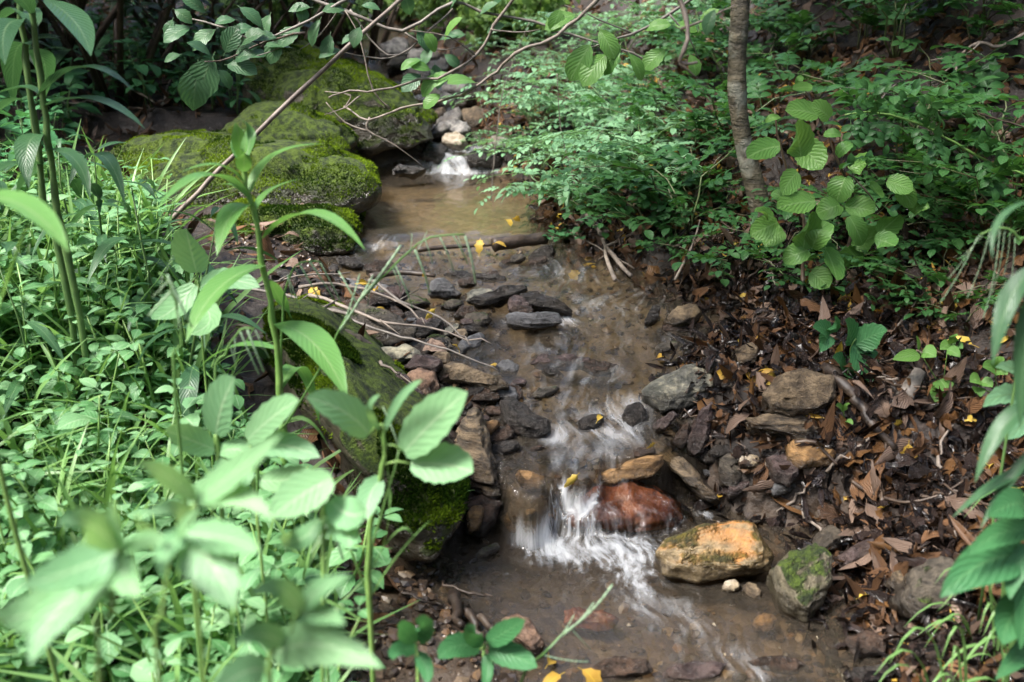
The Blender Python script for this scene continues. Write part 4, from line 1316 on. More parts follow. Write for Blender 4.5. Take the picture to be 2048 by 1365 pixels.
TW = [[(470, 570), (600, 600), (700, 640), (800, 675), (900, 700), (1000, 745)], [(600, 575), (700, 570), (800, 610), (850, 650)], [(560, 620), (640, 620), (700, 630)], [(620, 590), (760, 640), (860, 660), (985, 690)], [(740, 560), (800, 600), (880, 640), (940, 690)], [(760, 725), (800, 750)], [(500, 575), (560, 560), (700, 545)]]
for k, t in enumerate(TW):
    stick('twig', 'thin bare twig tangled over the flat slabs beside the riffle', gpts(t, .06 + .012 * (k % 3)), .0045 if k != 2 else .009, M_TWIG if k % 2 else M_BRANCH, 5, 'twigs over the flat slabs', jitter=.003, taper=.35,
          side=[[Q + Vector((0, 0, 0)) for Q in gpts([t[1], (t[1][0] + 40, t[1][1] + (30 if k % 2 else -22))], .06)]])
rg = random.Random(31)
for k in range(46):
    px, py = (rg.uniform(1420, 2040), rg.uniform(430, 1100)) if k < 34 else (rg.uniform(1150, 1500), rg.uniform(250, 560))
    a, L = rg.uniform(0, math.pi), rg.uniform(60, 180)
    t = [(px, py), (px + math.cos(a) * L * .5 + rg.uniform(-12, 12), py - math.sin(a) * L * .3), (px + math.cos(a) * L, py - math.sin(a) * L * .6)]
    stick('twig', 'short loose twig lying in the leaf litter of the steep bank', gpts(t, rg.uniform(.015, .05), ground), rg.uniform(.0018, .0045), rg.choice([M_TWIG, M_DTWIG, M_DTWIG]), 4, 'twigs in the litter', jitter=.004, taper=.5)
for k in range(14):
    px, py = rg.uniform(120, 560), rg.uniform(110, 300)
    a, L = rg.uniform(0, math.pi), rg.uniform(50, 150)
    t = [(px, py), (px + math.cos(a) * L * .5, py - math.sin(a) * L * .3 + rg.uniform(-8, 8)), (px + math.cos(a) * L, py - math.sin(a) * L * .5)]
    stick('twig', 'dry twig lying on the shaded litter behind the broad mossy boulder', gpts(t, rg.uniform(.02, .08), ground), rg.uniform(.003, .006), rg.choice([M_TWIG, M_DTWIG]), 4, 'twigs behind the boulders', jitter=.004)
for k, (px, py, a, L) in enumerate([(905, 1190, 75, 60), (930, 1215, 60, 70), (880, 1165, 15, 110), (960, 1230, 50, 50), (800, 1180, 20, 90)]):
    a = math.radians(a)
    t = [(px, py), (px + math.cos(a) * L * .5, py + math.sin(a) * L * .5 + 4), (px + math.cos(a) * L, py + math.sin(a) * L)]
    stick('stick', 'dark wet bit of wood on the gravel below the rounded boulder', gpts(t, .015), (.012, .010, .003, .009, .003)[k], M_WETWOOD, 5, 'wood bits on the gravel', 'stick', jitter=.003)

# leaning dry cane and the sapling
cb = hit(240, 562, .0)
stick('cane', 'long dry grey cane leaning diagonally across the mossy boulders', [cb, at(293, 494, cb.y + .03), at(398, 384, cb.y + .08), at(498, 281, cb.y + .13), at(700, 91, cb.y + .25), at(800, 0, cb.y + .32), at(960, -145, cb.y + .45)], .0065, M_DRYCANE, 8, cat='cane', jitter=.0015, taper=.8)

tb = hit(1528, 470, .0)
tree = thing('sapling_tree', 'slender grey-brown tree trunk with ringed bark bowing over the rose canes', 'tree', tb)
yy = tb.y
tp = [tb + Vector((.02, -.01, -.12)), at(1528, 460, yy), at(1512, 380, yy), at(1490, 300, yy), at(1476, 210, yy), at(1474, 120, yy), at(1480, 20, yy), at(1482, -80, yy + .02), at(1470, -260, yy + .05), at(1440, -560, yy + .12), at(1420, -900, yy + .2)]
Q = []
for i in range(len(tp) - 1):
    p0, p1, p2, p3 = tp[max(i - 1, 0)], tp[i], tp[i + 1], tp[min(i + 2, len(tp) - 1)]
    for k in range(8):
        t = k / 8
        Q.append(.5 * ((2 * p1) + (p2 - p0) * t + (2 * p0 - 5 * p1 + 4 * p2 - p3) * t * t + (3 * p1 - p0 - 3 * p2 + p3) * t ** 3))
m = MB()
dist0 = (tp[3] - CAM).length
rad = []
for i, q in enumerate(Q):
    f = i / len(Q)
    px_r = max(17.5, 25 - 26 * f)
    r_ = px_r / PX * dist0 * (1.7 if i < 3 else 1.35 if i < 6 else 1.15 if i < 11 else 1.0)
    ring = 1 + .05 * noise.noise(q * 26) + .06 * noise.noise(q * 9)
    rad.append(r_ * ring)
m.tube([q - tb for q in Q], rad, 14)
obj('trunk', m.mesh('trunk', M_BARK), tree)
top = Q[-1] - tb


def crown(parent, centre, R, nl, size, seed, mat=M_CROWN, name='crown', flat=.7, clumps=26, variants=None):
    r = np.random.RandomState(seed)
    cc = r.normal(0, .45, (clumps, 3)) * R * np.array([1, 1, flat])
    k = r.randint(0, clumps, nl)
    P = cc[k] + r.normal(0, .17, (nl, 3)) * R + np.array(centre)
    return scatter(name, variants or [leaf_geo(1, .6, 'ovate', 3, .1, .4), leaf_geo(1, .5, 'obovate', 3, .15, .2)], P, rots(nl, r, .7), r.uniform(size * .7, size * 1.3, nl), r.randint(0, 2, nl), mat, r.rand(nl), 'stuff', parent)


def limbs(parent, start, centre, R, seed, n=6, r0=.02):
    rg = random.Random(seed)
    for k in range(n):
        e = Vector(centre) + Vector((rg.uniform(-1, 1), rg.uniform(-1, 1), rg.uniform(-.5, .6))) * R * .8
        s = Vector(start) + Vector((0, 0, -rg.uniform(0, .6)))
        mm = (s + e) * .5 + Vector((rg.uniform(-.1, .1), rg.uniform(-.1, .1), .15)) * R
        b = MB()
        b.tube([s, mm, e], [r0, r0 * .7, r0 * .3], 5)
        obj('limb', b.mesh('limb', M_BRANCH), parent)


cc_ = Vector((.15, 2.75, 3.4)) - tb
limbs(tree, top, cc_, 1.0, 3)
crown(tree, cc_, 1.2, 4200, .085, 5)  # unseen crown, shifted and thickened to shade the steep bank
# ------------------------------------------------------------------ plants: builders
def bez(p0, p1, p2, t):
    return p0 * (1 - t) ** 2 + p1 * (2 * t * (1 - t)) + p2 * t * t


def blade_mesh(p0, p1, p2, w, mat, prof='lance', n=9, up=Vector((0, 0, 1)), fold=.12, serr=0.0, face=None):
    """A leaf whose midrib runs through a bent path of three points (world), width w; returned about p0."""
    V, F, UV = [], [], []
    for i in range(n + 1):
        t = i / n
        c = bez(p0, p1, p2, t)
        d = (bez(p0, p1, p2, min(1, t + .02)) - bez(p0, p1, p2, max(0, t - .02))).normalized()
        ref = face if face is not None else up
        x = d.cross(ref)
        if x.length < .05:
            x = d.cross(Vector((0, -1, .3)))
        x.normalize()
        z = x.cross(d).normalized()
        if prof == 'lance':
            k = math.sin(math.pi * (t ** .78 * .97 + .03)) ** .9
        elif prof == 'ovate':
            k = math.sin(math.pi * min(1, t ** .72 * .97 + .03)) ** .72
        elif prof == 'round':
            k = math.sin(math.pi * (t ** .95 * .94 + .04)) ** .55
        else:
            k = min(1, .45 + t * 1.5) * (1 - t ** 2.4) ** .8
        if i == n:
            k = .02
        if serr and 0 < i < n:
            k *= 1 + (serr if i % 2 else -serr)
        h = w * .5 * k
        V += [c - p0 - x * h + z * h * fold * 2, c - p0, c - p0 + x * h + z * h * fold * 2]
        UV += [(0, t), (.5, t), (1, t)]
    for i in range(n):
        k = i * 3
        F += [(k, k + 1, k + 4, k + 3), (k + 1, k + 2, k + 5, k + 4)]
    m = MB()
    m.add(V, F, UV)
    return m.mesh('leaf', mat)


def pxleaf(root, base, mid, tip, w, Y, mat, prof='lance', dY=(0, 0, 0), n=9, serr=0.0, face=None, name='leaf', label=None):
    """A leaf of a plant rooted at root, its midrib given by three photo points at depth Y (+dY each); w in photo pixels."""
    p0, p1, p2 = (at(*q, Y + d) for q, d in zip((base, mid, tip), dY))
    p1 = p1 * 2 - (p0 + p2) * .5
    me = blade_mesh(p0, p1, p2, w / PX * (p0 - CAM).length, mat, prof, n, serr=serr, face=face)
    o = obj(name, me, root)
    o.location = p0 - root.location
    if label:
        o['label'] = label
    return o


def stem_obj(root, pts, r, mat, name='stem', sides=6, taper=.5):
    m = MB()
    n = len(pts)
    Q = []
    for i in range(n - 1):
        p0, p1, p2, p3 = pts[max(i - 1, 0)], pts[i], pts[i + 1], pts[min(i + 2, n - 1)]
        for t in (0, .33, .66):
            Q.append(.5 * ((2 * p1) + (p2 - p0) * t + (2 * p0 - 5 * p1 + 4 * p2 - p3) * t * t + (3 * p1 - p0 - 3 * p2 + p3) * t ** 3))
    Q.append(pts[-1])
    k = len(Q)
    jr = random.Random(k + int(pts[0].x * 1e4))
    m.tube([q - root.location + Vector((jr.gauss(0, r * .3), jr.gauss(0, r * .3), jr.gauss(0, r * .3))) for q in Q], [r * (1 - (1 - taper) * i / (k - 1)) * (1.18 if i % 3 == 0 else .96) for i in range(k)], sides)
    return obj(name, m.mesh(name, mat), root)


FACECAM = Vector((0, -.75, .66))

# ---- the tall bright plant in the middle
Yp = 1.42
b0 = at(562, 790, Yp)
b0.z = G(b0.x, Yp) - .01
tall = thing('tall_herb', 'tall bright green herb with long arching leaves, in front of the cane', 'plant', b0)
stem_obj(tall, [b0, at(565, 860, Yp), at(560, 760, Yp), at(546, 640, Yp), at(525, 520, Yp), at(505, 420, Yp), at(488, 350, Yp), at(482, 300, Yp)], .0058, M_STEM, sides=7, taper=.55)
for b_, m_, t_, w_, dy in [((525, 478), (625, 428), (730, 500), 44, (0, -.06, -.14)), ((497, 390), (545, 315), (645, 288), 34, (0, .03, .05)), ((490, 372), (440, 332), (362, 345), 26, (0, -.02, -.05)),
                           ((497, 398), (415, 352), (315, 415), 46, (0, -.06, -.14)), ((505, 412), (462, 430), (434, 512), 48, (0, -.06, -.12)), ((533, 532), (440, 575), (372, 685), 58, (0, -.08, -.16)),
                           ((552, 648), (630, 690), (695, 800), 72, (0, -.08, -.16)), ((557, 700), (470, 694), (400, 735), 32, (0, .03, .06)), ((484, 330), (473, 285), (492, 258), 22, (0, .02, .04)),
                           ((482, 318), (478, 280), (470, 245), 30, (0, -.02, -.03)), ((486, 330), (500, 270), (478, 238), 24, (0, .02, .02)), ((510, 425), (535, 385), (600, 358), 16, (0, .05, .08)), ((500, 400), (470, 372), (425, 372), 14, (0, .05, .1)),
                           ((490, 345), (488, 320), (492, 262), 30, (0, -.03, -.02)), ((540, 560), (560, 600), (585, 640), 30, (0, .08, .1)), ((562, 780), (600, 740), (640, 850), 40, (0, .06, .1))]:
    pxleaf(tall, b_, m_, t_, w_, Yp, M_LANCE, 'lance', dy, 11)

# ---- twin tall stems at the far side of the carpet
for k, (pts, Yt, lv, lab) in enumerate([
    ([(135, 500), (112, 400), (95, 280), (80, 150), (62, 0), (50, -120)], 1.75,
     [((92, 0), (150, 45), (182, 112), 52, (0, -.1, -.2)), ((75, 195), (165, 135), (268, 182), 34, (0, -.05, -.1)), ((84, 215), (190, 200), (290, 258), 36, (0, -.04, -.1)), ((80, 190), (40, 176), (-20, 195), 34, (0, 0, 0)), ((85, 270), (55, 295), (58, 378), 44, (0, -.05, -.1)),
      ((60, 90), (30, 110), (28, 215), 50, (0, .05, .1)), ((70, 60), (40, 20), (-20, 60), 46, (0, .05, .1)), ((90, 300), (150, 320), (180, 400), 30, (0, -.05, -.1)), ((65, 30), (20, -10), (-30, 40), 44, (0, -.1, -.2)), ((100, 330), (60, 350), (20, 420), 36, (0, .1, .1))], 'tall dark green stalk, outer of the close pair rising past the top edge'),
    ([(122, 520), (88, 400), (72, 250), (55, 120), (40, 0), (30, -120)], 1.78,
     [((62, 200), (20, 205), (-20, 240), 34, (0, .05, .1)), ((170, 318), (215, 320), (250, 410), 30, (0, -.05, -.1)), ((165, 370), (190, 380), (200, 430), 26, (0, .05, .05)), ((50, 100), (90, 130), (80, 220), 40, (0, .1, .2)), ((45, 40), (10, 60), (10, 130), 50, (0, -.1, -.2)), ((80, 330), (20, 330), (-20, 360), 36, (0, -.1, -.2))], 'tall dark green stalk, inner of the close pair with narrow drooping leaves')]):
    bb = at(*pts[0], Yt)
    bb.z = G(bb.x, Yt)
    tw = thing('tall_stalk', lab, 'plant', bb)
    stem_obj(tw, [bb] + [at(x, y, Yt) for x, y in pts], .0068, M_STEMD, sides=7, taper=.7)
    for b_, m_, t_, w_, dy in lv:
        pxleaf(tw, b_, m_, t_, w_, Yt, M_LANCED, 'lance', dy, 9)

bb = at(-40, 380, .95)
bb.z = G(bb.x, .95)
ob = thing('broad_grass', 'broad blurred grass blade bending in from the edge beside the twin stalks', 'plant', bb)
pxleaf(ob, (-60, 390), (50, 415), (138, 505), 66, .95, M_LANCE, 'lance', (0, -.02, -.06))
pxleaf(ob, (20, 560), (50, 470), (70, 440), 22, .95, M_GRASS, 'blade')
pxleaf(ob, (-10, 640), (30, 520), (62, 430), 16, .95, M_GRASS, 'blade')
stem_obj(ob, [bb, at(-60, 700, .95), at(-60, 390, .95)], .004, M_STEM)


# ---- jewelweed: a dozen built, the rest copied with their leaves
JL = [geo_mesh('leaf', leaf_geo(1, wd, pr, 7, .10, cu, .05, .3, 0, k), M_JEWEL) for k, (wd, pr, cu) in enumerate([(.62, 'ovate', .15), (.70, 'other', .25), (.58, 'obovate', .1), (.66, 'ovate', .35)])]
PLJ = [geo_mesh('leaf', leaf_geo(1, wd, pr, 7, .10, cu, .05, .3, 0, k), M_PALE) for k, (wd, pr, cu) in enumerate([(.62, 'ovate', .15), (.70, 'other', .25), (.58, 'obovate', .1)])]
LL = [geo_mesh('leaf', leaf_geo(1, wd, 'lance', 9, .12, cu, 0, .1, 0, k), M_LANCED) for k, (wd, cu) in enumerate([(.2, .5), (.24, .8), (.17, .3)])]


def make_jewel(seed, H, leaves, name='jewelweed_plant', nn=4, per=3, size=.045, parent_mat=M_STEM):
    rg = random.Random(seed)
    root = thing(name, 'x', 'plant')
    lean = Vector((rg.uniform(-.25, .25), rg.uniform(-.3, .1), 1)).normalized()
    pts = [lean * (H * t) + Vector((rg.gauss(0, .006), rg.gauss(0, .006), 0)) for t in (0, .35, .7, 1)]
    pts[0] = Vector((0, 0, -.02))
    m = MB()
    m.tube(pts, [.0030, .0026, .0020, .0012], 5)
    obj('stem', m.mesh('stem', parent_mat), root)
    a = rg.uniform(0, 6)
    for i in range(nn):
        t = .38 + .62 * i / max(nn - 1, 1)
        p = lean * (H * t)
        for j in range(per if i < nn - 1 else per + 1):
            a += 2.4 + rg.uniform(-.3, .3)
            tiltz = rg.uniform(-.15, .45) if i < nn - 1 else rg.uniform(.2, .7)
            d = Vector((math.cos(a), math.sin(a), tiltz))
            s = size * rg.uniform(.75, 1.25) * (1.05 - .45 * (i == nn - 1))
            pp = p + d.normalized() * s * .28
            obj('leaf', rg.choice(leaves), root, frame(pp, d + Vector((0, 0, -.25)), s=s, roll=rg.uniform(-.3, .3)))
    return root


def spread(protos, spots, label_group, scale=(.8, 1.2), seed=0, zoff=0.0, tilt=0.0, label=None):
    rg = random.Random(seed)
    used = set()
    for i, (x, y) in enumerate(spots):
        k = rg.randrange(len(protos))
        r = protos[k]
        if k in used:
            r = copy_tree(r)
        used.add(k)
        r.location = (x, y, G(x, y) + zoff)
        r.rotation_euler = (rg.gauss(0, tilt), rg.gauss(0, tilt), rg.uniform(0, 6.28))
        s = rg.uniform(*scale)
        r.scale = (s, s, s)
        tag(r, label, None, label_group)
    for k, r in enumerate(protos):
        if k not in used:
            for c in list(r.children):
                bpy.data.objects.remove(c)
            bpy.data.objects.remove(r)


def carpet_spots(n, seed, test, x0, x1, y0, y1, dmin, m=9000):
    """Up to n spots no closer than dmin where test (on arrays) holds."""
    q = np.random.RandomState(seed)
    x, y = q.uniform(x0, x1, m), q.uniform(y0, y1, m)
    ok = test(x, y)
    out = np.zeros((0, 2))
    for a, b in zip(x[ok], y[ok]):
        if len(out) and ((out[:, 0] - a) ** 2 + (out[:, 1] - b) ** 2).min() < dmin * dmin:
            continue
        out = np.vstack([out, (a, b)])
        if len(out) >= n:
            break
    return [tuple(p) for p in out.tolist()]


def px_of(x, y):
    z = ground(x, y) - 1.0
    k = y * CP - z * SP
    k = np.where(np.abs(k) < 1e-3, 1e-3, k)
    return 1024 + PX * x / k, np.where(k > 0, 682.5 - PX * (y * SP + z * CP) / k, 9e9)


def to_px(p):
    d = Vector(p) - CAM
    fw = Vector((0, CP, -SP))
    up = Vector((0, SP, CP))
    k = d.dot(fw)
    return 1024 + PX * d.x / k, 682.5 - PX * d.dot(up) / k


# the near mossy boulder and the gravel stay clear of the carpet
def left_carpet(x, y):
    px, py = px_of(x, y)
    lim = np.interp(py, [430, 480, 540, 600, 640, 760, 900, 1000, 1120, 1180, 1365, 1500], [240, 310, 350, 365, 390, 430, 480, 530, 610, 660, 670, 640])
    return (px > -150) & (px < 900) & (py > 430) & (py < 1550) & (px < lim) & (y > .72)


sp = carpet_spots(215, 3, left_carpet, -2.2, .1, .72, 3.2, .055)
prot = [make_jewel(100 + k, .13 + .022 * (k % 5), JL, nn=3 + k % 2, per=3 + k % 2, size=(.032, .040, .048, .036)[k % 4]) for k in range(10)]
spread(prot, sp, 'jewelweed of the dense carpet', (.75, 1.25), 4, 0, .08, 'pale green jewelweed plant in the dense leafy carpet beside the rounded boulder')
sp2 = carpet_spots(75, 7, lambda x, y: left_carpet(x + .10, y) & (y > 1.0) & (y < 2.2), -1.4, .05, 1.0, 2.2, .09)
prot = [make_jewel(300 + k, .21 + .02 * (k % 4), PLJ, 'tall_jewelweed_plant', 4, 3, .047) for k in range(6)]
spread(prot, sp2, 'taller pale jewelweed', (.8, 1.15), 8, 0, .10, 'taller mint-pale jewelweed plant standing above the leafy carpet')


def shaded_left(x, y):
    px, py = px_of(x, y)
    return (px > -60) & (px < 480) & (py > 90) & (py < 480) & ~((px > 150) & (px < 520) & (py > 245) & (py < 560))


sp3 = carpet_spots(125, 11, shaded_left, -3.4, -.3, 2.4, 6.5, .09)
prot = [make_jewel(500 + k, .16 + .03 * (k % 4), [geo_mesh('leaf', leaf_geo(1, .6, 'ovate', 7, .1, .2, .08, .3, 0, k), M_BRAMBLE)], 'shade_herb', 3, 3, .07, M_STEMD) for k in range(6)]
spread(prot, sp3, 'shade herbs', (.7, 1.3), 12, 0, .1, 'low dark green herb in the shade behind the broad mossy boulder')
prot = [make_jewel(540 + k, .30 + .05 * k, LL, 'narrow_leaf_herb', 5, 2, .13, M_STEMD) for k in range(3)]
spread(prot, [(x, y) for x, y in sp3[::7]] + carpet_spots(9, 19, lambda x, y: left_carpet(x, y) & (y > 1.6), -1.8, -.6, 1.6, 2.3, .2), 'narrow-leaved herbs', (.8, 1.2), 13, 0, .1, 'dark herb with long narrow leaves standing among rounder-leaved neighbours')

# low under-leaves and grass that nobody could count
q = np.random.RandomState(2)
x, y = q.uniform(-2.2, .1, 30000), q.uniform(.74, 3.2, 30000)
ok = left_carpet(x, y)
x, y = x[ok][:5200], y[ok][:5200]
rs = np.random.RandomState(8)
n_ = len(x)
scatter('ground_cover', [leaf_geo(1, .62, 'ovate', 4, .1, .2), leaf_geo(1, .7, 'other', 4, .1, .3)], np.stack([x, y, ground(x, y) + rs.uniform(.01, .15, n_) * sstep(.6, 1.2, y)], -1), rots(n_, rs, .42), rs.uniform(.018, .042, n_), rs.randint(0, 2, n_), M_JEWEL, rs.rand(n_))


def grass_geo(seed, bend=.6):
    g = leaf_geo(1, .045, 'blade', 5, .1, bend, seed=seed)
    M = Matrix.Rotation(math.radians(72), 4, 'X')
    return [M @ Vector(v) for v in g[0]], g[1], g[2]


GG = [grass_geo(k, b) for k, b in enumerate((.3, .6, .9, 1.2))]
k_ = 2000
idx = rs.choice(n_, k_, replace=False)
scatter('grass', GG, np.stack([x[idx], y[idx], ground(x[idx], y[idx])], -1), rots(k_, rs, .3), rs.uniform(.12, .32, k_), rs.randint(0, 4, k_), M_GRASS, rs.rand(k_))


# ---- grass with hanging seed heads
def seed_geo(seed, L=1.0, w=.085):
    rg = random.Random(seed)
    V, F, UV = [], [], []
    n = 9
    m = MB()
    pts = [Vector((0, t * L, .20 * math.sin(t * 2.2) * L - .55 * t * t * L)) for t in [i / (2 * n) for i in range(2 * n + 1)]]
    m.tube(pts, [w * .5 * (1.15 if i % 2 else .6) * (1 - .35 * i / (2 * n)) * L for i in range(2 * n + 1)], 5)
    return m.v, m.f, m.uv


SEED = [geo_mesh('seed_spike', seed_geo(k), M_SEED) for k in range(3)]


def panicle(label, base, pts, Y, spikes, r=.0022, leaves=(), seedw=1.0, dY=0):
    """Grass stalk through photo points at depth Y; spikes: (start, end) in photo pixels."""
    bb = at(*base, Y)
    bb.z = G(bb.x, Y)
    g = thing('grass_stalk', label, 'grass stalk', bb)
    n = len(pts)
    stem_obj(g, [bb] + [at(x, y, Y + dY * i / n) for i, (x, y) in enumerate(pts)], r, M_GRASS, sides=5, taper=.5)
    for (s, e) in spikes:
        p, q = at(*s, Y + dY), at(*e, Y + dY)
        L = (q - p).length
        M = frame(p - bb, q - p, Vector((.3, -1, .25)))
        o = obj('seed_spike', SEED[len(g.children) % 3], g, M @ Matrix.Diagonal((L * .62 * seedw * random.Random(len(g.children)).uniform(.8, 1.2), L, L * .55 * seedw, 1)))
    for (b_, m_, t_, w_) in leaves:
        pxleaf(g, b_, m_, t_, w_, Y, M_GRASS, 'blade')
    return g


panicle('seed-bearing grass stalk arching over the outlet with drooping pale spikes', (500, 980), [(515, 930), (570, 850), (640, 740), (690, 640), (740, 580), (800, 520), (860, 475), (930, 470)], 1.35,
        [((690, 640), (720, 555)), ((720, 600), (800, 500)), ((740, 575), (735, 615)), ((790, 530), (830, 620)), ((785, 535), (805, 585)), ((830, 500), (865, 590)), ((850, 480), (868, 530)), ((880, 475), (912, 545)), ((905, 470), (940, 530)), ((930, 472), (957, 572)), ((915, 470), (930, 515)), ((680, 660), (745, 560)), ((820, 510), (825, 470)), ((835, 500), (855, 465)), ((715, 610), (680, 545))], leaves=[((560, 860), (610, 840), (660, 900), 20)])
panicle('smaller grass seed head drooping in front of the dark mossy step', (560, 830), [(562, 760), (565, 640), (575, 560), (600, 525), (640, 525)], 1.45,
        [((577, 555), (600, 618)), ((600, 530), (640, 600)), ((620, 524), (670, 600)), ((640, 525), (685, 608)), ((590, 535), (603, 560)), ((575, 550), (585, 600))])
panicle('grass seed head bent over the carpet in front of the cane foot', (340, 900), [(350, 800), (365, 690), (350, 600), (335, 560), (320, 545)], 1.05,
        [((330, 545), (345, 515)), ((345, 580), (290, 640)), ((340, 560), (300, 600)), ((355, 620), (365, 690)), ((335, 550), (375, 640)), ((350, 580), (385, 660)), ((325, 548), (320, 600))], seedw=1.1)
panicle('pale seed head hanging over the upper end of the long rounded boulder', (420, 900), [(430, 800), (450, 710), (480, 660), (510, 660)], 1.2,
        [((480, 662), (520, 755)), ((495, 660), (530, 750)), ((460, 690), (475, 740)), ((510, 660), (540, 720)), ((470, 675), (470, 730))])
panicle('blurred pale seed head low in the carpet beside the long rounded boulder', (640, 1240), [(645, 1150), (655, 1060), (665, 1020)], .92,
        [((665, 1020), (640, 1100)), ((660, 1040), (690, 1130)), ((665, 1015), (655, 1090)), ((662, 1030), (620, 1120)), ((665, 1010), (700, 1090))])
panicle('green seed head reaching over the water at the bottom', (1010, 1420), [(1040, 1375), (1085, 1310), (1130, 1265)], 1.02,
        [((1095, 1300), (1150, 1240)), ((1130, 1265), (1228, 1183)), ((1140, 1255), (1186, 1305)), ((1085, 1310), (1180, 1330)), ((1150, 1250), (1170, 1262)), ((1120, 1275), (1190, 1215))], seedw=.8)
panicle('hanging seed heads in front of the litter by the right-hand edge', (2060, 700), [(2060, 560), (2040, 480), (2000, 455), (1960, 470)], 1.25,
        [((1960, 470), (1900, 560)), ((1980, 462), (1940, 600)), ((2000, 458), (1975, 640)), ((2010, 460), (1990, 590)), ((1955, 475), (1885, 610)), ((1970, 466), (1920, 520)), ((2020, 465), (2010, 560)), ((2030, 475), (2020, 600))], seedw=.3)
panicle('two-bladed grass tuft crossing the moss of the long rounded boulder', (735, 1240), [(740, 1150), (760, 1040), (800, 900)], 1.02, [((800, 900), (770, 820))],
        leaves=[((735, 1210), (790, 1120), (862, 1040), 18), ((742, 1140), (800, 1060), (830, 1090), 12), ((740, 1200), (700, 1100), (690, 1050), 14), ((720, 1240), (600, 1190), (520, 1230), 14), ((730, 1160), (780, 1010), (735, 800), 8)])

# ---- larger leaves nearer the camera, drawn one by one
def hero(name, label, base, top, Y, leaves, r=.004, mat=M_PALE, smat=M_STEM, prof='round', serr=.05, mids=()):
    bb = at(*base, Y)
    bb.z = min(bb.z, G(bb.x, Y))
    h = thing(name, label, 'plant', bb)
    stem_obj(h, [bb] + [at(x, y, Y) for x, y in list(mids) + [top]], r, smat, sides=6, taper=.5)
    for lf in leaves:
        b_, m_, t_, w_ = lf[:4]
        w_ *= .74 if prof == 'round' else .68
        dy = lf[4] if len(lf) > 4 else (0, -.015, -.04)
        pxleaf(h, b_, m_, t_, w_, Y, mat, prof, dy, 11, serr, FACECAM if prof in ('round', 'ovate') else None)
        pb = at(*b_, Y)
        m = MB()
        st = min(list(mids) + [top, base], key=lambda q: (q[0] - b_[0]) ** 2 + (q[1] - b_[1]) ** 2)
        ps = at(*st, Y)
        if (ps - pb).length > .004:
            m.tube([ps - h.location, (ps + pb) * .5 - h.location + Vector((0, 0, .004)), pb - h.location], [.0016, .0013, .0012], 4)
            obj('petiole', m.mesh('petiole', smat), h)
    return h


hero('jewelweed_plant', 'large pale jewelweed with two broad leaves overlapping the mossy ridge and tall tan slab', (735, 1300), (765, 850), 1.0,
     [((808, 905), (865, 845), (935, 785), 120), ((822, 928), (890, 930), (946, 945), 112), ((738, 870), (690, 825), (612, 795), 92), ((770, 860), (800, 800), (845, 760), 26), ((765, 960), (740, 990), (735, 1040), 66), ((760, 860), (740, 820), (760, 790), 22)],
     .0036, M_PALE, M_STEM, 'round', .05, [(738, 1150), (745, 1040), (765, 930), (770, 890)])
hero('jewelweed_plant', 'jewelweed with one upright oval leaf in front of the foot of the cane', (395, 720), (395, 560), 1.55,
     [((393, 545), (382, 500), (372, 458), 92), ((390, 570), (345, 620), (305, 640), 78, (0, -.03, -.08)), ((400, 575), (450, 560), (520, 575), 60, (0, -.03, -.06)), ((395, 600), (420, 640), (380, 670), 60, (0, -.04, -.08))], .003, M_PALE)
hero('jewelweed_plant', 'jewelweed with a single large oval leaf, left of the long rounded boulder', (425, 1050), (430, 870), 1.12,
     [((432, 868), (445, 810), (470, 755), 104), ((430, 900), (380, 880), (330, 860), 74), ((425, 960), (400, 990), (370, 1010), 66), ((440, 905), (480, 900), (510, 925), 54), ((435, 920), (460, 960), (450, 985), 50)], .003, M_PALE)
hero('jewelweed_plant', 'jewelweed with a pale leaf slanting towards the mossy ridge', (520, 1080), (500, 890), 1.08,
     [((495, 880), (545, 835), (598, 800), 84), ((500, 900), (560, 890), (640, 915), 70), ((505, 940), (470, 960), (430, 950), 60), ((520, 960), (570, 960), (620, 940), 66)], .003, M_PALE)
hero('jewelweed_plant', 'blurred jewelweed with a broad oval leaf before the foot of the long rounded boulder', (600, 1280), (650, 1010), .85,
     [((665, 958), (605, 990), (545, 1035), 112), ((660, 1000), (700, 1030), (735, 1020), 90), ((650, 1030), (690, 1060), (700, 1100), 70), ((640, 1040), (600, 1080), (560, 1075), 60)], .003, M_PALE)
hero('nettle_plant', 'blurred bright plant with long pale pointed leaves near the bottom', (390, 1500), (392, 1010), .66,
     [((392, 1000), (470, 945), (562, 870), 86), ((396, 1005), (470, 990), (548, 1040), 74), ((390, 1000), (330, 950), (270, 930), 60), ((380, 1040), (340, 1020), (290, 1035), 60)], .0021, M_PALE, M_STEM, 'ovate', .04, [(400, 1250), (385, 1100)])
hero('nettle_plant', 'blurred plant with a big drooping toothed leaf at the bottom', (318, 1500), (345, 1100), .60,
     [((372, 1075), (425, 1130), (470, 1220), 150), ((370, 1070), (335, 1100), (325, 1150), 70), ((372, 1065), (460, 1080), (520, 1105), 90), ((350, 1090), (370, 1050), (400, 1020), 36), ((340, 1130), (300, 1060), (270, 1030), 40)], .0021, M_PALE, M_STEM, 'ovate', .07, [(318, 1365), (325, 1230)])
hero('nettle_plant', 'blurred plant with spreading toothed leaves in the bottom corner', (190, 1520), (240, 1110), .57,
     [((235, 1100), (180, 1050), (115, 1050), 90), ((240, 1095), (235, 1040), (228, 1000), 70), ((232, 1105), (150, 1140), (40, 1175), 120), ((240, 1110), (255, 1160), (285, 1190), 80), ((230, 1110), (190, 1160), (170, 1210), 90), ((245, 1100), (300, 1080), (330, 1090), 50), ((225, 1150), (120, 1220), (60, 1330), 110), ((220, 1180), (60, 1230), (-20, 1240), 110)], .0021, M_PALE, M_STEM, 'ovate', .06, [(200, 1365), (225, 1230)])
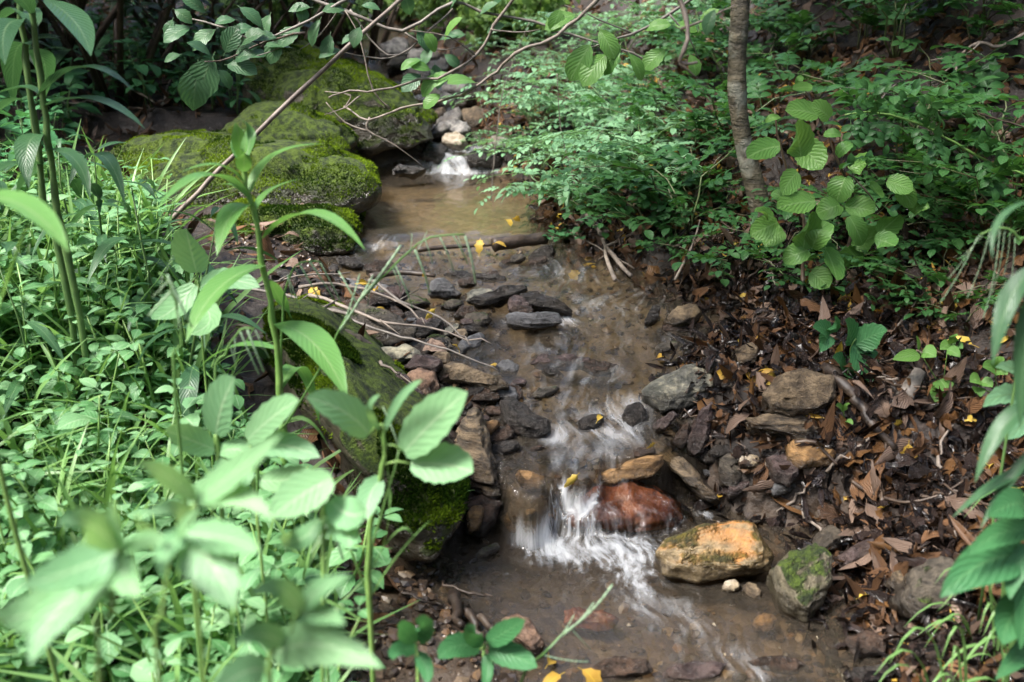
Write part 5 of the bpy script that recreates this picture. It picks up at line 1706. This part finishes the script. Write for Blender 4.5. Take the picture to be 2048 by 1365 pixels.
hero('nettle_plant', 'blurred plant with a dark pointed leaf along the bottom edge', (520, 1520), (600, 1220), .62,
     [((545, 1310), (640, 1290), (762, 1335), 120), ((605, 1215), (640, 1180), (700, 1150), 60), ((600, 1225), (560, 1180), (500, 1190), 66), ((600, 1230), (650, 1230), (690, 1250), 60), ((570, 1290), (520, 1270), (470, 1290), 70), ((530, 1340), (480, 1350), (420, 1400), 90)], .0021, M_PALE, M_STEM, 'ovate', .06, [(540, 1365), (570, 1290)])
hero('jewelweed_plant', 'small jewelweed sprig with rounded leaves at the bottom beside the gravel', (965, 1420), (968, 1300), 1.02,
     [((960, 1300), (915, 1292), (876, 1318), 62), ((965, 1290), (945, 1270), (950, 1250), 46), ((975, 1285), (1010, 1265), (1050, 1240), 56), ((978, 1300), (1020, 1310), (1075, 1335), 66), ((970, 1310), (975, 1340), (968, 1380), 30)], .0028, M_BRAMBLE, M_STEM, 'round', .04)
hero('jewelweed_plant', 'small low plant between the gravel and the bottom edge', (830, 1420), (835, 1290), .95,
     [((830, 1285), (810, 1262), (795, 1250), 50), ((838, 1285), (850, 1255), (830, 1240), 50), ((835, 1300), (800, 1300), (785, 1320), 44), ((830, 1310), (850, 1330), (855, 1370), 40)], .003, M_BRAMBLE, M_STEM, 'round', .04)

# right-hand edge, close to the camera
hero('leafy_plant', 'dark broad-leaved plant leaning in above the shaded corner pool', (2140, 1420), (2080, 1120), .95,
     [((2050, 1115), (1970, 1125), (1880, 1195), 118), ((2060, 1060), (2000, 1068), (1935, 1110), 66), ((2050, 1010), (2020, 1010), (1975, 1035), 84), ((2060, 1200), (2020, 1240), (2005, 1290), 100), ((2080, 1130), (2060, 1180), (2040, 1300), 90), ((2070, 1090), (2030, 1140), (2020, 1200), 60), ((2070, 1300), (2040, 1310), (1990, 1360), 60)], .004, M_BRAMBLE, M_STEMD, 'ovate', .0, [(2110, 1250)])
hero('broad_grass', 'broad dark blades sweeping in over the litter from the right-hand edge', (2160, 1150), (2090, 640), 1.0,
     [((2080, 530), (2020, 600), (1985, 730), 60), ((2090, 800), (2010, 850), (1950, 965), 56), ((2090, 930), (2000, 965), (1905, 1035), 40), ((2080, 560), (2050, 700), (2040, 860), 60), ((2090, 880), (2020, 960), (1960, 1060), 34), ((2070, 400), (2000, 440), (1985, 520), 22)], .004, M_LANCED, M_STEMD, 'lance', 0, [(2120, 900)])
hero('nettle_plant', 'pale toothed leaf spray at the right-hand edge above the wet leaves', (2080, 980), (2060, 800), 1.35,
     [((2060, 800), (2010, 790), (1965, 815), 56), ((2060, 770), (2030, 740), (1990, 735), 46), ((2065, 790), (2050, 840), (2010, 880), 60), ((2060, 760), (2060, 720), (2030, 690), 40)], .003, M_BANK, M_STEM, 'ovate', .08)
rg = random.Random(77)
for k in range(15):
    bx, by = rg.uniform(1930, 2080), rg.uniform(1180, 1330)
    Yk = rg.uniform(1.05, 1.35)
    bb = at(bx, by, Yk)
    bb.z = max(G(bb.x, Yk) - .005, 0)
    bx, by = to_px(bb)
    g = thing('grass_tuft', 'thin green grass arching over the wet leaves of the shaded corner', 'grass', bb, 0, 'grass of the shaded corner')
    for j in range(4):
        ex, ey = bx - rg.uniform(-20, 150), by - rg.uniform(-40, 200)
        pxleaf(g, (bx, by), ((bx + ex) / 2 + rg.uniform(0, 30), min(by, ey) - rg.uniform(20, 70)), (ex, ey), rg.uniform(5, 10), Yk, M_GRASS, 'blade', (0, -.02, -.04), 7)

# ---- alder sapling with corrugated leaves on the slope
Ya = hit(1605, 615).y
ab = hit(1612, 640)
al = thing('alder_sapling', 'young alder with broad corrugated leaves in front of the grey-brown trunk', 'sapling', ab)
stem_obj(al, [ab, at(1605, 560, Ya), at(1610, 470, Ya), at(1600, 420, Ya), at(1575, 350, Ya), at(1560, 290, Ya), at(1548, 215, Ya)], .0048, M_DTWIG, 'stem', 6, .4)
ab2 = hit(1655, 640)
stem_obj(al, [ab2, at(1675, 560, Ya), at(1700, 480, Ya), at(1708, 400, Ya), at(1680, 330, Ya), at(1645, 250, Ya), at(1605, 165, Ya)], .0048, M_DTWIG, 'stem', 6, .35)
stem_obj(al, [at(1700, 350, Ya), at(1730, 380, Ya - .03), at(1760, 420, Ya - .05)], .0026, M_DTWIG, 'stem', 5, .5)
rg = random.Random(9)
for (cx, cy, L, w, ang) in [(1527, 305, 80, 48, 200), (1596, 282, 66, 62, 100), (1620, 312, 78, 62, -48), (1603, 226, 74, 46, 172), (1640, 225, 56, 42, 150), (1580, 368, 66, 46, 235), (1592, 410, 80, 52, 190), (1528, 458, 62, 50, 205), (1530, 430, 40, 30, 160), (1682, 380, 60, 52, 250), (1612, 465, 74, 62, 80), (1640, 470, 66, 54, 60), (1736, 482, 68, 52, 25),
                            (1778, 448, 62, 46, 40), (1812, 396, 54, 38, -55), (1800, 372, 58, 42, -20), (1752, 382, 48, 28, -50), (1712, 462, 66, 42, -65), (1762, 535, 60, 40, 10), (1662, 530, 72, 52, -70), (1722, 332, 62, 44, 20), (1548, 478, 60, 44, 220), (1690, 300, 44, 26, 40), (1655, 420, 60, 48, 200), (1720, 420, 64, 50, -10), (1590, 510, 60, 46, 200), (1640, 560, 62, 48, -40), (1700, 520, 60, 44, 190),
                            (1560, 395, 40, 24, 150), (1545, 240, 34, 16, 200), (1605, 178, 42, 22, 185), (1600, 165, 30, 14, 60), (1665, 270, 36, 20, 0), (1770, 485, 56, 44, -20), (1840, 420, 44, 30, 10)]:
    c, s = math.cos(math.radians(ang)), -math.sin(math.radians(ang))
    L *= rg.uniform(.78, 1.0)
    b_, t_ = (cx - c * L / 2, cy - s * L / 2), (cx + c * L / 2, cy + s * L / 2)
    dy = rg.uniform(-.08, .05)
    pxleaf(al, b_, (cx + rg.uniform(-4, 4), cy - rg.uniform(0, 5)), t_, w * .95, Ya - .05 + dy, M_ALDER, 'round', (0, -.01, rg.uniform(-.05, .02)), 11, .05, Vector((rg.uniform(-.5, .5), -.8, .55)))

# ---- bramble seedling, and other small plants in the litter
br = hit(1705, 745)
bm_ = thing('bramble_seedling', 'small bramble seedling with crinkled three-part leaves beside the tan stone', 'plant', br)
Yb = br.y - .03
stem_obj(bm_, [br, at(1700, 700, Yb), at(1712, 678, Yb)], .0022, M_STEM)
for b_, t_, w_ in [((1712, 690), (1775, 662), 46), ((1705, 690), (1742, 768), 58), ((1702, 690), (1690, 640), 40), ((1690, 740), (1665, 715), 34), ((1690, 745), (1700, 800), 44), ((1695, 735), (1720, 755), 36), ((1660, 670), (1625, 655), 34), ((1655, 670), (1640, 705), 30), ((1660, 665), (1670, 640), 28)]:
    pxleaf(bm_, b_, ((b_[0] + t_[0]) / 2 + 3, (b_[1] + t_[1]) / 2 - 5), t_, w_ * 1.1, Yb, M_BRAMBLE, 'ovate', (0, -.01, -.03), 11, .07, Vector((.2, -.75, .6)))
for lab, base, tp_, lv in [
    ('small seedling with a glossy leaf low on the litter, right of the bramble', (1885, 780), (1840, 705), [((1840, 712), (1785, 720), 26), ((1845, 705), (1872, 715), 34), ((1880, 760), (1895, 785), 44), ((1880, 780), (1870, 805), 36), ((1838, 700), (1832, 672), 12), ((1895, 700), (1920, 715), 24)]),
    ('little round-leaved seedling above the glossy-leaved one', (1905, 720), (1902, 690), [((1902, 690), (1880, 700), 22), ((1902, 688), (1915, 672), 20), ((1904, 692), (1926, 698), 22), ((1902, 692), (1900, 712), 20)]),
    ('tiny two-leaved seedling beside the orange-tan brick-shaped stone', (1690, 845), (1686, 820), [((1686, 822), (1672, 812), 16), ((1686, 822), (1700, 808), 10), ((1692, 842), (1706, 850), 12)]),
    ('round-leaved seedlings at the right-hand edge below the hanging seed heads', (1995, 790), (1990, 740), [((1990, 740), (1965, 735), 28), ((1990, 738), (2010, 720), 28), ((1992, 745), (2015, 750), 26), ((1960, 760), (1940, 765), 26), ((1962, 765), (1985, 775), 26), ((1955, 775), (1960, 795), 24)])]:
    p = hit(*base)
    h = thing('seedling', lab, 'plant', p)
    Ys_ = p.y - .02
    stem_obj(h, [p, at(*tp_, Ys_)], .0016, M_STEM, sides=4)
    for b_, t_, w_ in lv:
        pxleaf(h, b_, ((b_[0] + t_[0]) / 2, (b_[1] + t_[1]) / 2 - 3), t_, w_, Ys_, M_ALDER, 'ovate', (0, -.01, -.02), 7, 0, Vector((0, -.7, .7)))
    stem_obj(h, [p, at(lv[-1][0][0], lv[-1][0][1], Ys_)], .0014, M_STEM, sides=4)

# ---- wild rose and bank shrubs: built once per kind, copied with canes and leaves
RL = [geo_mesh('leaf', compound_geo(3, .58, k, 1, .3, .36), M_ROSE) for k in range(3)]
BL = [geo_mesh('leaf', compound_geo(3, .52, k + 5, 1, .45, .34), M_BANK) for k in range(3)]


def make_shrub(name, seed, ncane, L, leaves, lsize, cmat, arch=.5, every=.05, r=.0028, droop=0.0, cat='shrub'):
    rg = random.Random(seed)
    root = thing(name, 'x', cat)
    for c in range(ncane):
        a = c * 2.4 + rg.uniform(-.5, .5)
        ln = L * rg.uniform(.6, 1.1)
        out = Vector((math.cos(a), math.sin(a), 0))
        P, n = [], 7
        for i in range(n + 1):
            t = i / n
            P.append(out * ln * (.15 + .85 * t) * t * arch + Vector((0, 0, ln * (t - (.45 + droop) * t * t))) + Vector((rg.gauss(0, .008), rg.gauss(0, .008), 0)) * (i > 0))
        m = MB()
        m.tube(P, [r * (1 - .65 * i / n) for i in range(n + 1)], 5)
        obj('cane', m.mesh('cane', cmat), root)
        k, d = 0, ln * .22
        while d < ln:
            t = d / ln
            i = min(int(t * n), n - 1)
            p = P[i].lerp(P[i + 1], t * n - i)
            tan = (P[i + 1] - P[i]).normalized()
            side = tan.cross(Vector((0, 0, 1))).normalized() * (1 if k % 2 else -1)
            dd = side + tan * rg.uniform(.2, .7) + Vector((0, 0, rg.uniform(-.1, .5)))
            obj('leaf', rg.choice(leaves), root, frame(p, dd, s=lsize * rg.uniform(.75, 1.2), roll=rg.uniform(-.35, .35)))
            k += 1
            d += every * rg.uniform(.7, 1.3)
        obj('leaf', rg.choice(leaves), root, frame(P[-1], P[-1] - P[-2], s=lsize * .8))
    return root


def px_spots(L, jitter, seed):
    rg = random.Random(seed)
    out = []
    for x, y in L:
        p = hit(x + rg.uniform(-jitter, jitter), y + rg.uniform(-jitter, jitter))
        out.append((p.x, p.y))
    return out


ROSE = [(1390, 470), (1400, 420), (1340, 380), (1300, 310), (1440, 340), (1370, 330), (1430, 260), (1330, 240), (1640, 190), (1560, 180), (1620, 130), (1540, 110), (1720, 110), (1800, 130), (1780, 60), (1950, 110), (1460, 180), (1400, 160), (1480, 90), (1330, 150),
        (1800, 360), (1860, 340), (1920, 380), (2020, 420), (1960, 480), (2030, 500), (1990, 300), (1580, 30), (1700, 20), (1880, 20), (1980, 40)]
prot = [make_shrub('rose_shrub', 700 + k, 3 + k % 3, .34 + .05 * (k % 3), RL, .105, M_CANE, .7) for k in range(7)]
spread(prot, px_spots(ROSE, 10, 1), 'wild rose on the steep bank', (.75, 1.2), 21, -.01, .12, 'wild rose bush with small oval leaflets on the dark steep bank')
BANK = [(1100, 395), (1140, 350), (1180, 390), (1200, 340), (1240, 380), (1230, 310), (1290, 350), (1160, 300), (1200, 270), (1110, 320), (1080, 280), (1250, 260), (1130, 240), (1060, 240), (1180, 220), (1240, 210), (1090, 190), (1150, 180), (1210, 160), (1280, 190), (1060, 150), (1120, 130), (1180, 110), (1250, 120), (1320, 110), (1040, 105), (1100, 85), (1170, 60), (1240, 70), (1310, 60), (1380, 90), (1430, 40), (1050, 330), (1130, 440), (1140, 270), (1070, 355)]
prot = [make_shrub('bank_shrub', 800 + k, 4 + k % 3, .30 + .05 * (k % 3), BL, .075, M_STEMD, .9, .042, .002, .2) for k in range(7)]
spread(prot, px_spots(BANK, 12, 2), 'light shrubs over the brook', (.8, 1.3), 22, -.01, .15, 'light green small-leaved shrub arching over the brook from the sunnier bank')
prot = [make_shrub('rose_spray', 760 + k, 3, .26, RL, .10, M_CANE, .8) for k in range(5)]
spread(prot, px_spots([(1400, 505), (1430, 560), (1370, 450), (1450, 455), (1585, 590), (1625, 620), (1650, 500), (1560, 520), (1700, 450), (1760, 420), (1840, 450), (1900, 410), (1740, 510), (1355, 500), (1420, 400), (1950, 520), (1820, 520), (1880, 560), (1330, 420), (1600, 450), (1690, 560), (1150, 440), (1250, 450), (1300, 480), (1205, 470), (1860, 640), (1790, 600), (1940, 660)], 8, 5), 'low rose sprays on the litter', (.55, .95), 29, -.01, .15, 'low young rose spray with rounded leaflets growing through the leaf litter')
p = hit(1130, 490)
cr_ = make_shrub('cress_clump', 905, 9, .10, [geo_mesh('leaf', leaf_geo(1, .8, 'other', 5, .1, .2), M_BRAMBLE)], .026, M_STEMD, 1.0, .016, .0012, .1, 'plant')
cr_.location = p
tag(cr_, 'low round clump of cress at the pool outlet beside the log')
prot = [make_shrub('fern_like_herb', 920 + k, 5, .20, [geo_mesh('leaf', leaf_geo(1, .22, 'lance', 6, .1, .7), M_BANK)], .095, M_STEMD, .8, .03, .0018, .2, 'plant') for k in range(3)]
spread(prot, px_spots([(1165, 405), (1210, 395), (1255, 345), (1130, 415), (1290, 280), (1195, 355)], 6, 3), 'arching narrow herbs', (.9, 1.2), 23, 0, .1, 'arching bright herb with narrow overlapping leaves just above the pool')
# long green rose cane across the dark bank
Yc = hit(1900, 430).y - .25
cb_ = at(2080, 370, Yc)
cb_.z = G(cb_.x, Yc)
can = thing('rose_shrub', 'single long green rose cane arching across the dark upper bank', 'shrub', cb_)
cpts = [(2075, 365), (2000, 335), (1930, 298), (1870, 262), (1800, 236), (1740, 226), (1690, 230)]
stem_obj(can, [cb_] + [at(x, y, Yc) for x, y in cpts], .0034, M_STEM, 'cane', 6, .5)
rg = random.Random(4)
for x, y in [(2010, 340), (1980, 322), (1950, 310), (1920, 292), (1890, 275), (1860, 258), (1830, 246), (1790, 234), (1760, 230), (1730, 228), (1700, 230)]:
    for s in (-1, 1):
        dd = Vector((rg.uniform(-.6, .3), -.5, s * rg.uniform(.5, 1)))
        obj('leaf', rg.choice(RL), can, frame(at(x, y, Yc) - cb_, dd, Vector((0, -.8, .6)), .07 * rg.uniform(.8, 1.2)))

# ---- branches that hang into the picture from above
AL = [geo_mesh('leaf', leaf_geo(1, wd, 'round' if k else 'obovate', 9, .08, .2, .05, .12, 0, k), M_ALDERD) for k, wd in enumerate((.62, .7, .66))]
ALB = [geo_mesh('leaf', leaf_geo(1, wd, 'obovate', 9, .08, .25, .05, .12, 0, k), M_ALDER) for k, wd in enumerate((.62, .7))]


def bough(label, pts, Y, r, mat, subs, leaves, ls, lm, seed, name='alder_branch', dY=0.0, face=None):
    rg = random.Random(seed)
    r *= .72
    p0 = at(*pts[0], Y)
    b = thing(name, label, 'branch', p0)
    n = len(pts)
    stem_obj(b, [at(x, y, Y + dY * i / (n - 1)) + Vector((rg.gauss(0, .006), rg.uniform(-.03, .03), rg.gauss(0, .006))) for i, (x, y) in enumerate(pts)], r, mat, 'stem', 6, .45)
    for s in subs:
        stem_obj(b, [at(x, y, Y + dY * .5 + rg.uniform(-.02, .02)) for x, y in s], r * .55, mat, 'twig', 5, .35)
    for (x, y, ang, k) in leaves:
        a = math.radians(ang)
        d = Vector((math.cos(a), rg.uniform(-.6, -.05), math.sin(a) * .94))
        up = Vector((rg.uniform(-.4, .4), rg.uniform(-.8, -.35), .75))
        obj('leaf', rg.choice(lm), b, frame(at(x, y, Y + dY * .5) - p0, d, up, ls * k * rg.uniform(.85, 1.15)))
    return b


rg = random.Random(15)
lv = []
for (x, y) in [(380, 55), (345, 40), (430, 60), (470, 40), (510, 60), (540, 30), (560, 70), (600, 55), (640, 40), (660, 70), (690, 20), (580, 95), (520, 90), (620, 15), (480, 15), (410, 25), (720, 55), (680, 100), (540, 110), (600, 10), (350, 20)]:
    lv.append((x, y, rg.choice([200, 230, 180, 260, 300, 160]) + rg.uniform(-25, 25), rg.uniform(.7, 1.05)))
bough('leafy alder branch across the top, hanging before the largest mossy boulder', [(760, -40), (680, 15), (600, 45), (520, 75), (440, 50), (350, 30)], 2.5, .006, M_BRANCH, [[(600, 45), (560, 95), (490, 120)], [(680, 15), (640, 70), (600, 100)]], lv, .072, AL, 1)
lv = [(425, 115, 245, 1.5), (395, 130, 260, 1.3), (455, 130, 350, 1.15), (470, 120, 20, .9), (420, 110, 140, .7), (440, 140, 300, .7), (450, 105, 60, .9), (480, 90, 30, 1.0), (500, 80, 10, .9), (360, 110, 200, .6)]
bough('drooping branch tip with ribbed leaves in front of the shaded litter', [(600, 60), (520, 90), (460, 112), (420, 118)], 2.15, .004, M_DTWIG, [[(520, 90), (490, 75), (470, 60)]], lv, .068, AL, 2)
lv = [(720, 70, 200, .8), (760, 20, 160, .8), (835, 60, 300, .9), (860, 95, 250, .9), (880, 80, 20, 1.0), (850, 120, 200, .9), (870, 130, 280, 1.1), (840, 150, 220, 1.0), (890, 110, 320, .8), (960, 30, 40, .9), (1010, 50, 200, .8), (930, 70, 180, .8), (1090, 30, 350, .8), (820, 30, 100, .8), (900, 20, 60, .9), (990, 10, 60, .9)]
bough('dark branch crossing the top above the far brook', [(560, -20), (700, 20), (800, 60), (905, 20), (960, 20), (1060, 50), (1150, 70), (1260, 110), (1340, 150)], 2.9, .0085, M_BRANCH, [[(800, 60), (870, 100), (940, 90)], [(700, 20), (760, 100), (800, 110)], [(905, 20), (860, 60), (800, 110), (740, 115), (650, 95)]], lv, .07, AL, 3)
bough('bare grey branch curving from the top down over the largest boulder', [(1240, -60), (1190, 5), (1130, 50), (1100, 85), (1030, 110), (985, 140), (940, 175), (880, 200), (800, 215), (740, 235), (690, 215)], 2.7, .0075, M_TWIG,
      [[(740, 235), (735, 260), (790, 290), (850, 335)], [(735, 262), (690, 245), (650, 205)], [(690, 215), (700, 190), (650, 185)], [(780, 218), (745, 180), (720, 80), (690, 20)]], [(950, 165, 170, 1.1), (880, 190, 215, .9), (905, 150, 200, 1.0)], .075, ALB, 4)
bough('second bare branch with lichen, meeting the first over the mossy boulder', [(1050, -30), (980, 50), (950, 110), (900, 140), (840, 160), (760, 180), (700, 195), (655, 200)], 2.6, .006, M_TWIG, [[(950, 110), (900, 75), (820, 60)], [(720, 192), (690, 215), (650, 230)], [(980, 60), (1030, 65), (1080, 60)]], [(880, 150, 225, 1.15), (905, 150, 200, .95), (860, 140, 160, .8), (870, 105, 110, .85), (840, 120, 200, .8), (890, 80, 60, .9)], .072, ALB, 5)
lv = [(1180, 90, 240, 1.4), (1200, 60, 300, 1.0), (1150, 30, 200, 1.0), (1240, 90, 240, 1.1), (1260, 110, 300, .9), (1290, 60, 20, 1.0), (1330, 100, 220, 1.0), (1210, 110, 230, 1.2), (1350, 50, 350, .9), (1120, 20, 250, .8), (1400, 60, 60, 1.0), (1380, 110, 290, .8)]
bough('leafy branch drooping from the top towards the light shrubs', [(1420, -40), (1340, 30), (1270, 70), (1210, 85), (1180, 90)], 2.5, .006, M_BRANCH, [[(1340, 30), (1380, 80), (1400, 120)], [(1270, 70), (1200, 40), (1130, 10)]], lv, .075, ALB, 6)
bough('blurred bare twig hanging near the trunk at the top', [(1345, -30), (1362, 40), (1355, 100), (1360, 125), (1400, 130)], 1.6, .006, M_TWIG, [[(1360, 125), (1395, 160)], [(1362, 60), (1430, 30), (1470, 10)]], [(1430, 20, 250, .7)], .06, AL, 7)
bough('crooked lichened branch reaching down across the dark bank', [(2080, 55), (2000, 90), (1960, 85), (1920, 120), (1900, 170), (1870, 200), (1830, 208)], 2.7, .008, M_TWIG, [[(1960, 85), (1930, 110), (1860, 120)], [(1920, 120), (1880, 150), (1840, 145)]], [(1990, 120, 250, .9), (1940, 180, 220, .8)], .07, AL, 8)
bough('reddish bare twig slanting in from the right-hand edge over the soil', [(2080, 270), (2020, 245), (1960, 228), (1900, 215)], 2.3, .004, M_DTWIG, [], [], .07, AL, 9)
bough('thin dark root-like twig hanging on the bare soil cut', [(1830, 150), (1780, 190), (1740, 230), (1700, 290), (1690, 320)], 2.6, .004, M_BRANCH, [[(1780, 190), (1740, 180), (1680, 175)], [(1760, 210), (1800, 230), (1840, 225)]], [], .07, AL, 10)
bough('thin straight twig rising through the light shrubs', [(985, 420), (990, 300), (1005, 200), (1030, 120), (1060, 40)], 3.6, .0035, M_BRANCH, [[(990, 300), (970, 240), (960, 200)], [(1005, 200), (1050, 150), (1070, 120)]], [], .07, AL, 12)
bough('thin bare stem beside the pool edge shrubs', [(1190, 560), (1150, 380), (1120, 260), (1110, 150)], 3.0, .003, M_TWIG, [[(1150, 380), (1180, 300), (1230, 230)]], [], .07, AL, 13)

# ---- the dark thicket behind the boulders
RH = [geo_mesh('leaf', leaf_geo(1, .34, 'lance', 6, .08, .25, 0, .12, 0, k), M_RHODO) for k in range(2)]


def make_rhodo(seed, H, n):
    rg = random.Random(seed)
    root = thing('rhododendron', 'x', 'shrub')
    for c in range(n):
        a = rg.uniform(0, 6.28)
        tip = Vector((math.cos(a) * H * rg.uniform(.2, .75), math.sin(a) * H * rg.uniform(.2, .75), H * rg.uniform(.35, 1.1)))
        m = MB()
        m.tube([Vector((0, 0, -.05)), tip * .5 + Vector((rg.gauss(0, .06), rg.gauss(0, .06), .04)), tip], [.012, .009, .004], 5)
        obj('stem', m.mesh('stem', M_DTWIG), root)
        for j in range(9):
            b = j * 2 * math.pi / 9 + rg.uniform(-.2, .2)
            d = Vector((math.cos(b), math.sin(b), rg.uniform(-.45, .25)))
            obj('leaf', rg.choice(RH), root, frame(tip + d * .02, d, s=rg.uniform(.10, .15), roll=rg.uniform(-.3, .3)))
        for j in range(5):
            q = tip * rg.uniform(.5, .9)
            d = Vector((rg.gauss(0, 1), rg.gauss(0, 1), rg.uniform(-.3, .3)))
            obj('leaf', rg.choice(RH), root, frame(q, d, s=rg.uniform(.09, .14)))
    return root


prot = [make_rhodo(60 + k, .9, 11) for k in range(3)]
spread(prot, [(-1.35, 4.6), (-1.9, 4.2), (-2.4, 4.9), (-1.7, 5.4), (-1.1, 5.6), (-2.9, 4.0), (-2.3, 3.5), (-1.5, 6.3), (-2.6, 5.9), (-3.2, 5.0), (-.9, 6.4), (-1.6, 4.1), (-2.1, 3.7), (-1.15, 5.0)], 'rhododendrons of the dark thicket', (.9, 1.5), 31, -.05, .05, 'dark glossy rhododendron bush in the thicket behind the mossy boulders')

# ---- bushes and woods far up the brook
FL = [leaf_geo(1, .6, 'ovate', 3, .1, .3), leaf_geo(1, .5, 'obovate', 3, .1, .2)]


def far_bush(x, y, R, n, size, seed, label, mat=M_FAR, group=None):
    b = thing('bush', label, 'bush', (x, y, G(x, y)), 0, group)
    r = random.Random(seed)
    m = MB()
    for k in range(4):
        e = Vector((r.uniform(-.6, .6) * R, r.uniform(-.6, .6) * R, R * r.uniform(.6, 1.3)))
        m.tube([Vector((0, 0, -.1)), e * .5 + Vector((0, 0, .05)), e], [.012, .009, .003], 4)
    obj('stem', m.mesh('stem', M_DTWIG), b)
    crown(b, (0, 0, R * .75), R, n, size, seed, mat, 'foliage', .8, 16, FL)
    return b


rg = random.Random(44)
FB = [(p.x, p.y, .22, 420) for p in (hit(*q) for q in [(640, 95), (590, 75), (690, 70), (740, 60), (660, 40), (980, 75), (1020, 60), (930, 55), (1060, 80), (870, 45), (800, 40), (990, 100), (560, 60)])]
for k, (x, y, R, n) in enumerate(FB + [(-1.45, 6.0, .35, 500), (-.25, 7.3, .3, 450), (-1.55, 6.9, .5, 700), (.1, 5.9, .3, 500), (.35, 6.6, .4, 600), (-.1, 7.8, .5, 700), (.9, 6.9, .5, 700), (-1.6, 7.6, .5, 700), (-.6, 8.6, .6, 800), (.5, 8.4, .6, 800), (1.4, 7.8, .6, 800), (-1.3, 9.2, .7, 800), (.1, 9.8, .8, 900), (1.2, 9.6, .8, 900), (-2.2, 9.0, .8, 900), (2.2, 8.8, .8, 900), (-.5, 11, .9, 900), (1.9, 11, 1.0, 900), (-2.0, 11.2, 1.0, 900)]):
    far_bush(x, y, R, n, .06, 200 + k, 'bright green bush along the far brook under the crossing branches', M_FAR, 'bushes along the far brook')


def tree_at(x, y, H, r, cr, n, seed, label, lean=(0, 0), group=None, size=.13):
    z = G(x, y)
    t = thing('tree', label, 'tree', (x, y, z), 0, group)
    m = MB()
    P = [Vector((lean[0] * f, lean[1] * f, -.3 + (H + .3) * f)) + Vector((.06 * math.sin(f * 9 + seed), .06 * math.cos(f * 7 + seed), 0)) for f in [i / 9 for i in range(10)]]
    m.tube(P, [r * (1.25 if i == 0 else 1 - .06 * i) for i in range(10)], 12)
    obj('trunk', m.mesh('trunk', M_BARK), t)
    limbs(t, P[-1], P[-1] + Vector((0, 0, .3)), cr, seed, 7, r * .4)
    crown(t, P[-1] + Vector((0, 0, .5)), cr, n, size, seed)
    return t


tree_at(2.75, 4.1, 1.9, .09, 2.0, 17000, 1, 'shaded tree at the upper corner of the dark bank')  # crown widened and lowered to darken this corner
tree_at(3.0, 6.6, 3.4, .08, 1.5, 2600, 2, 'tree high on the far slope of the steep bank')
tree_at(-4.2, 4.4, 2.8, .10, 1.7, 9500, 3, 'tree rising out of the dark rhododendron thicket')  # crown thickened out of view to darken the thicket
tree_at(-4.5, 7.6, 3.4, .08, 1.5, 3200, 4, 'slim tree behind the rhododendron thicket')
nt_ = tree_at(-2.5, .5, 2.6, .07, .1, 20, 9, 'unseen tree added beside the viewer, its limbs shading the brook')  # put in out of view to keep sun off the brook
cn_ = Vector((-1.0, 1.2, 3.2)) - nt_.location
limbs(nt_, Vector((0, 0, 2.5)), cn_, .9, 8, 6, .025)
crown(nt_, cn_, .95, 1900, .085, 91)
tree_at(3.6, 2.6, 2.2, .10, 1.9, 13000, 5, 'tree on the crest of the litter slope')  # unseen crown, made dense and low to shade the slope
for k, (x, y) in enumerate([(-5.5, 12), (-7, 14), (5.5, 12), (7.5, 14), (-7, 10), (7, 10), (-9, 17), (8, 17)]):
    tree_at(x, y, 4.5 + k % 3, .12, 2.4, 1500, 50 + k, 'tree of the wood closing off the head of the valley', (0, 0), 'wood at the head of the valley', .28)

# unseen ring of forest foliage, added to block low sky light
r = np.random.RandomState(12)
n_ = 26000
a = r.uniform(0, 2 * math.pi, n_)
a = np.where(np.abs(np.angle(np.exp(1j * (a - math.pi / 2)))) < .42, a + math.pi, a)
cl = np.floor(a * 9)
rad = 7.5 + 4.5 * _hash(cl, cl * 0, 3) + r.normal(0, .8, n_)
P = np.stack([np.cos(a) * rad, 1.5 + np.sin(a) * rad, r.uniform(-.3, 1, n_) * 8.0 + 1.5 * _hash(cl, cl * 0 + 5, 7)], -1)
P[:, 2] = np.maximum(P[:, 2], ground(P[:, 0], P[:, 1]) + .1)
scatter('forest_sky_screen', FL, P, rots(n_, r, .8), r.uniform(.25, .5, n_), r.randint(0, 2, n_), M_CROWN, r.rand(n_))
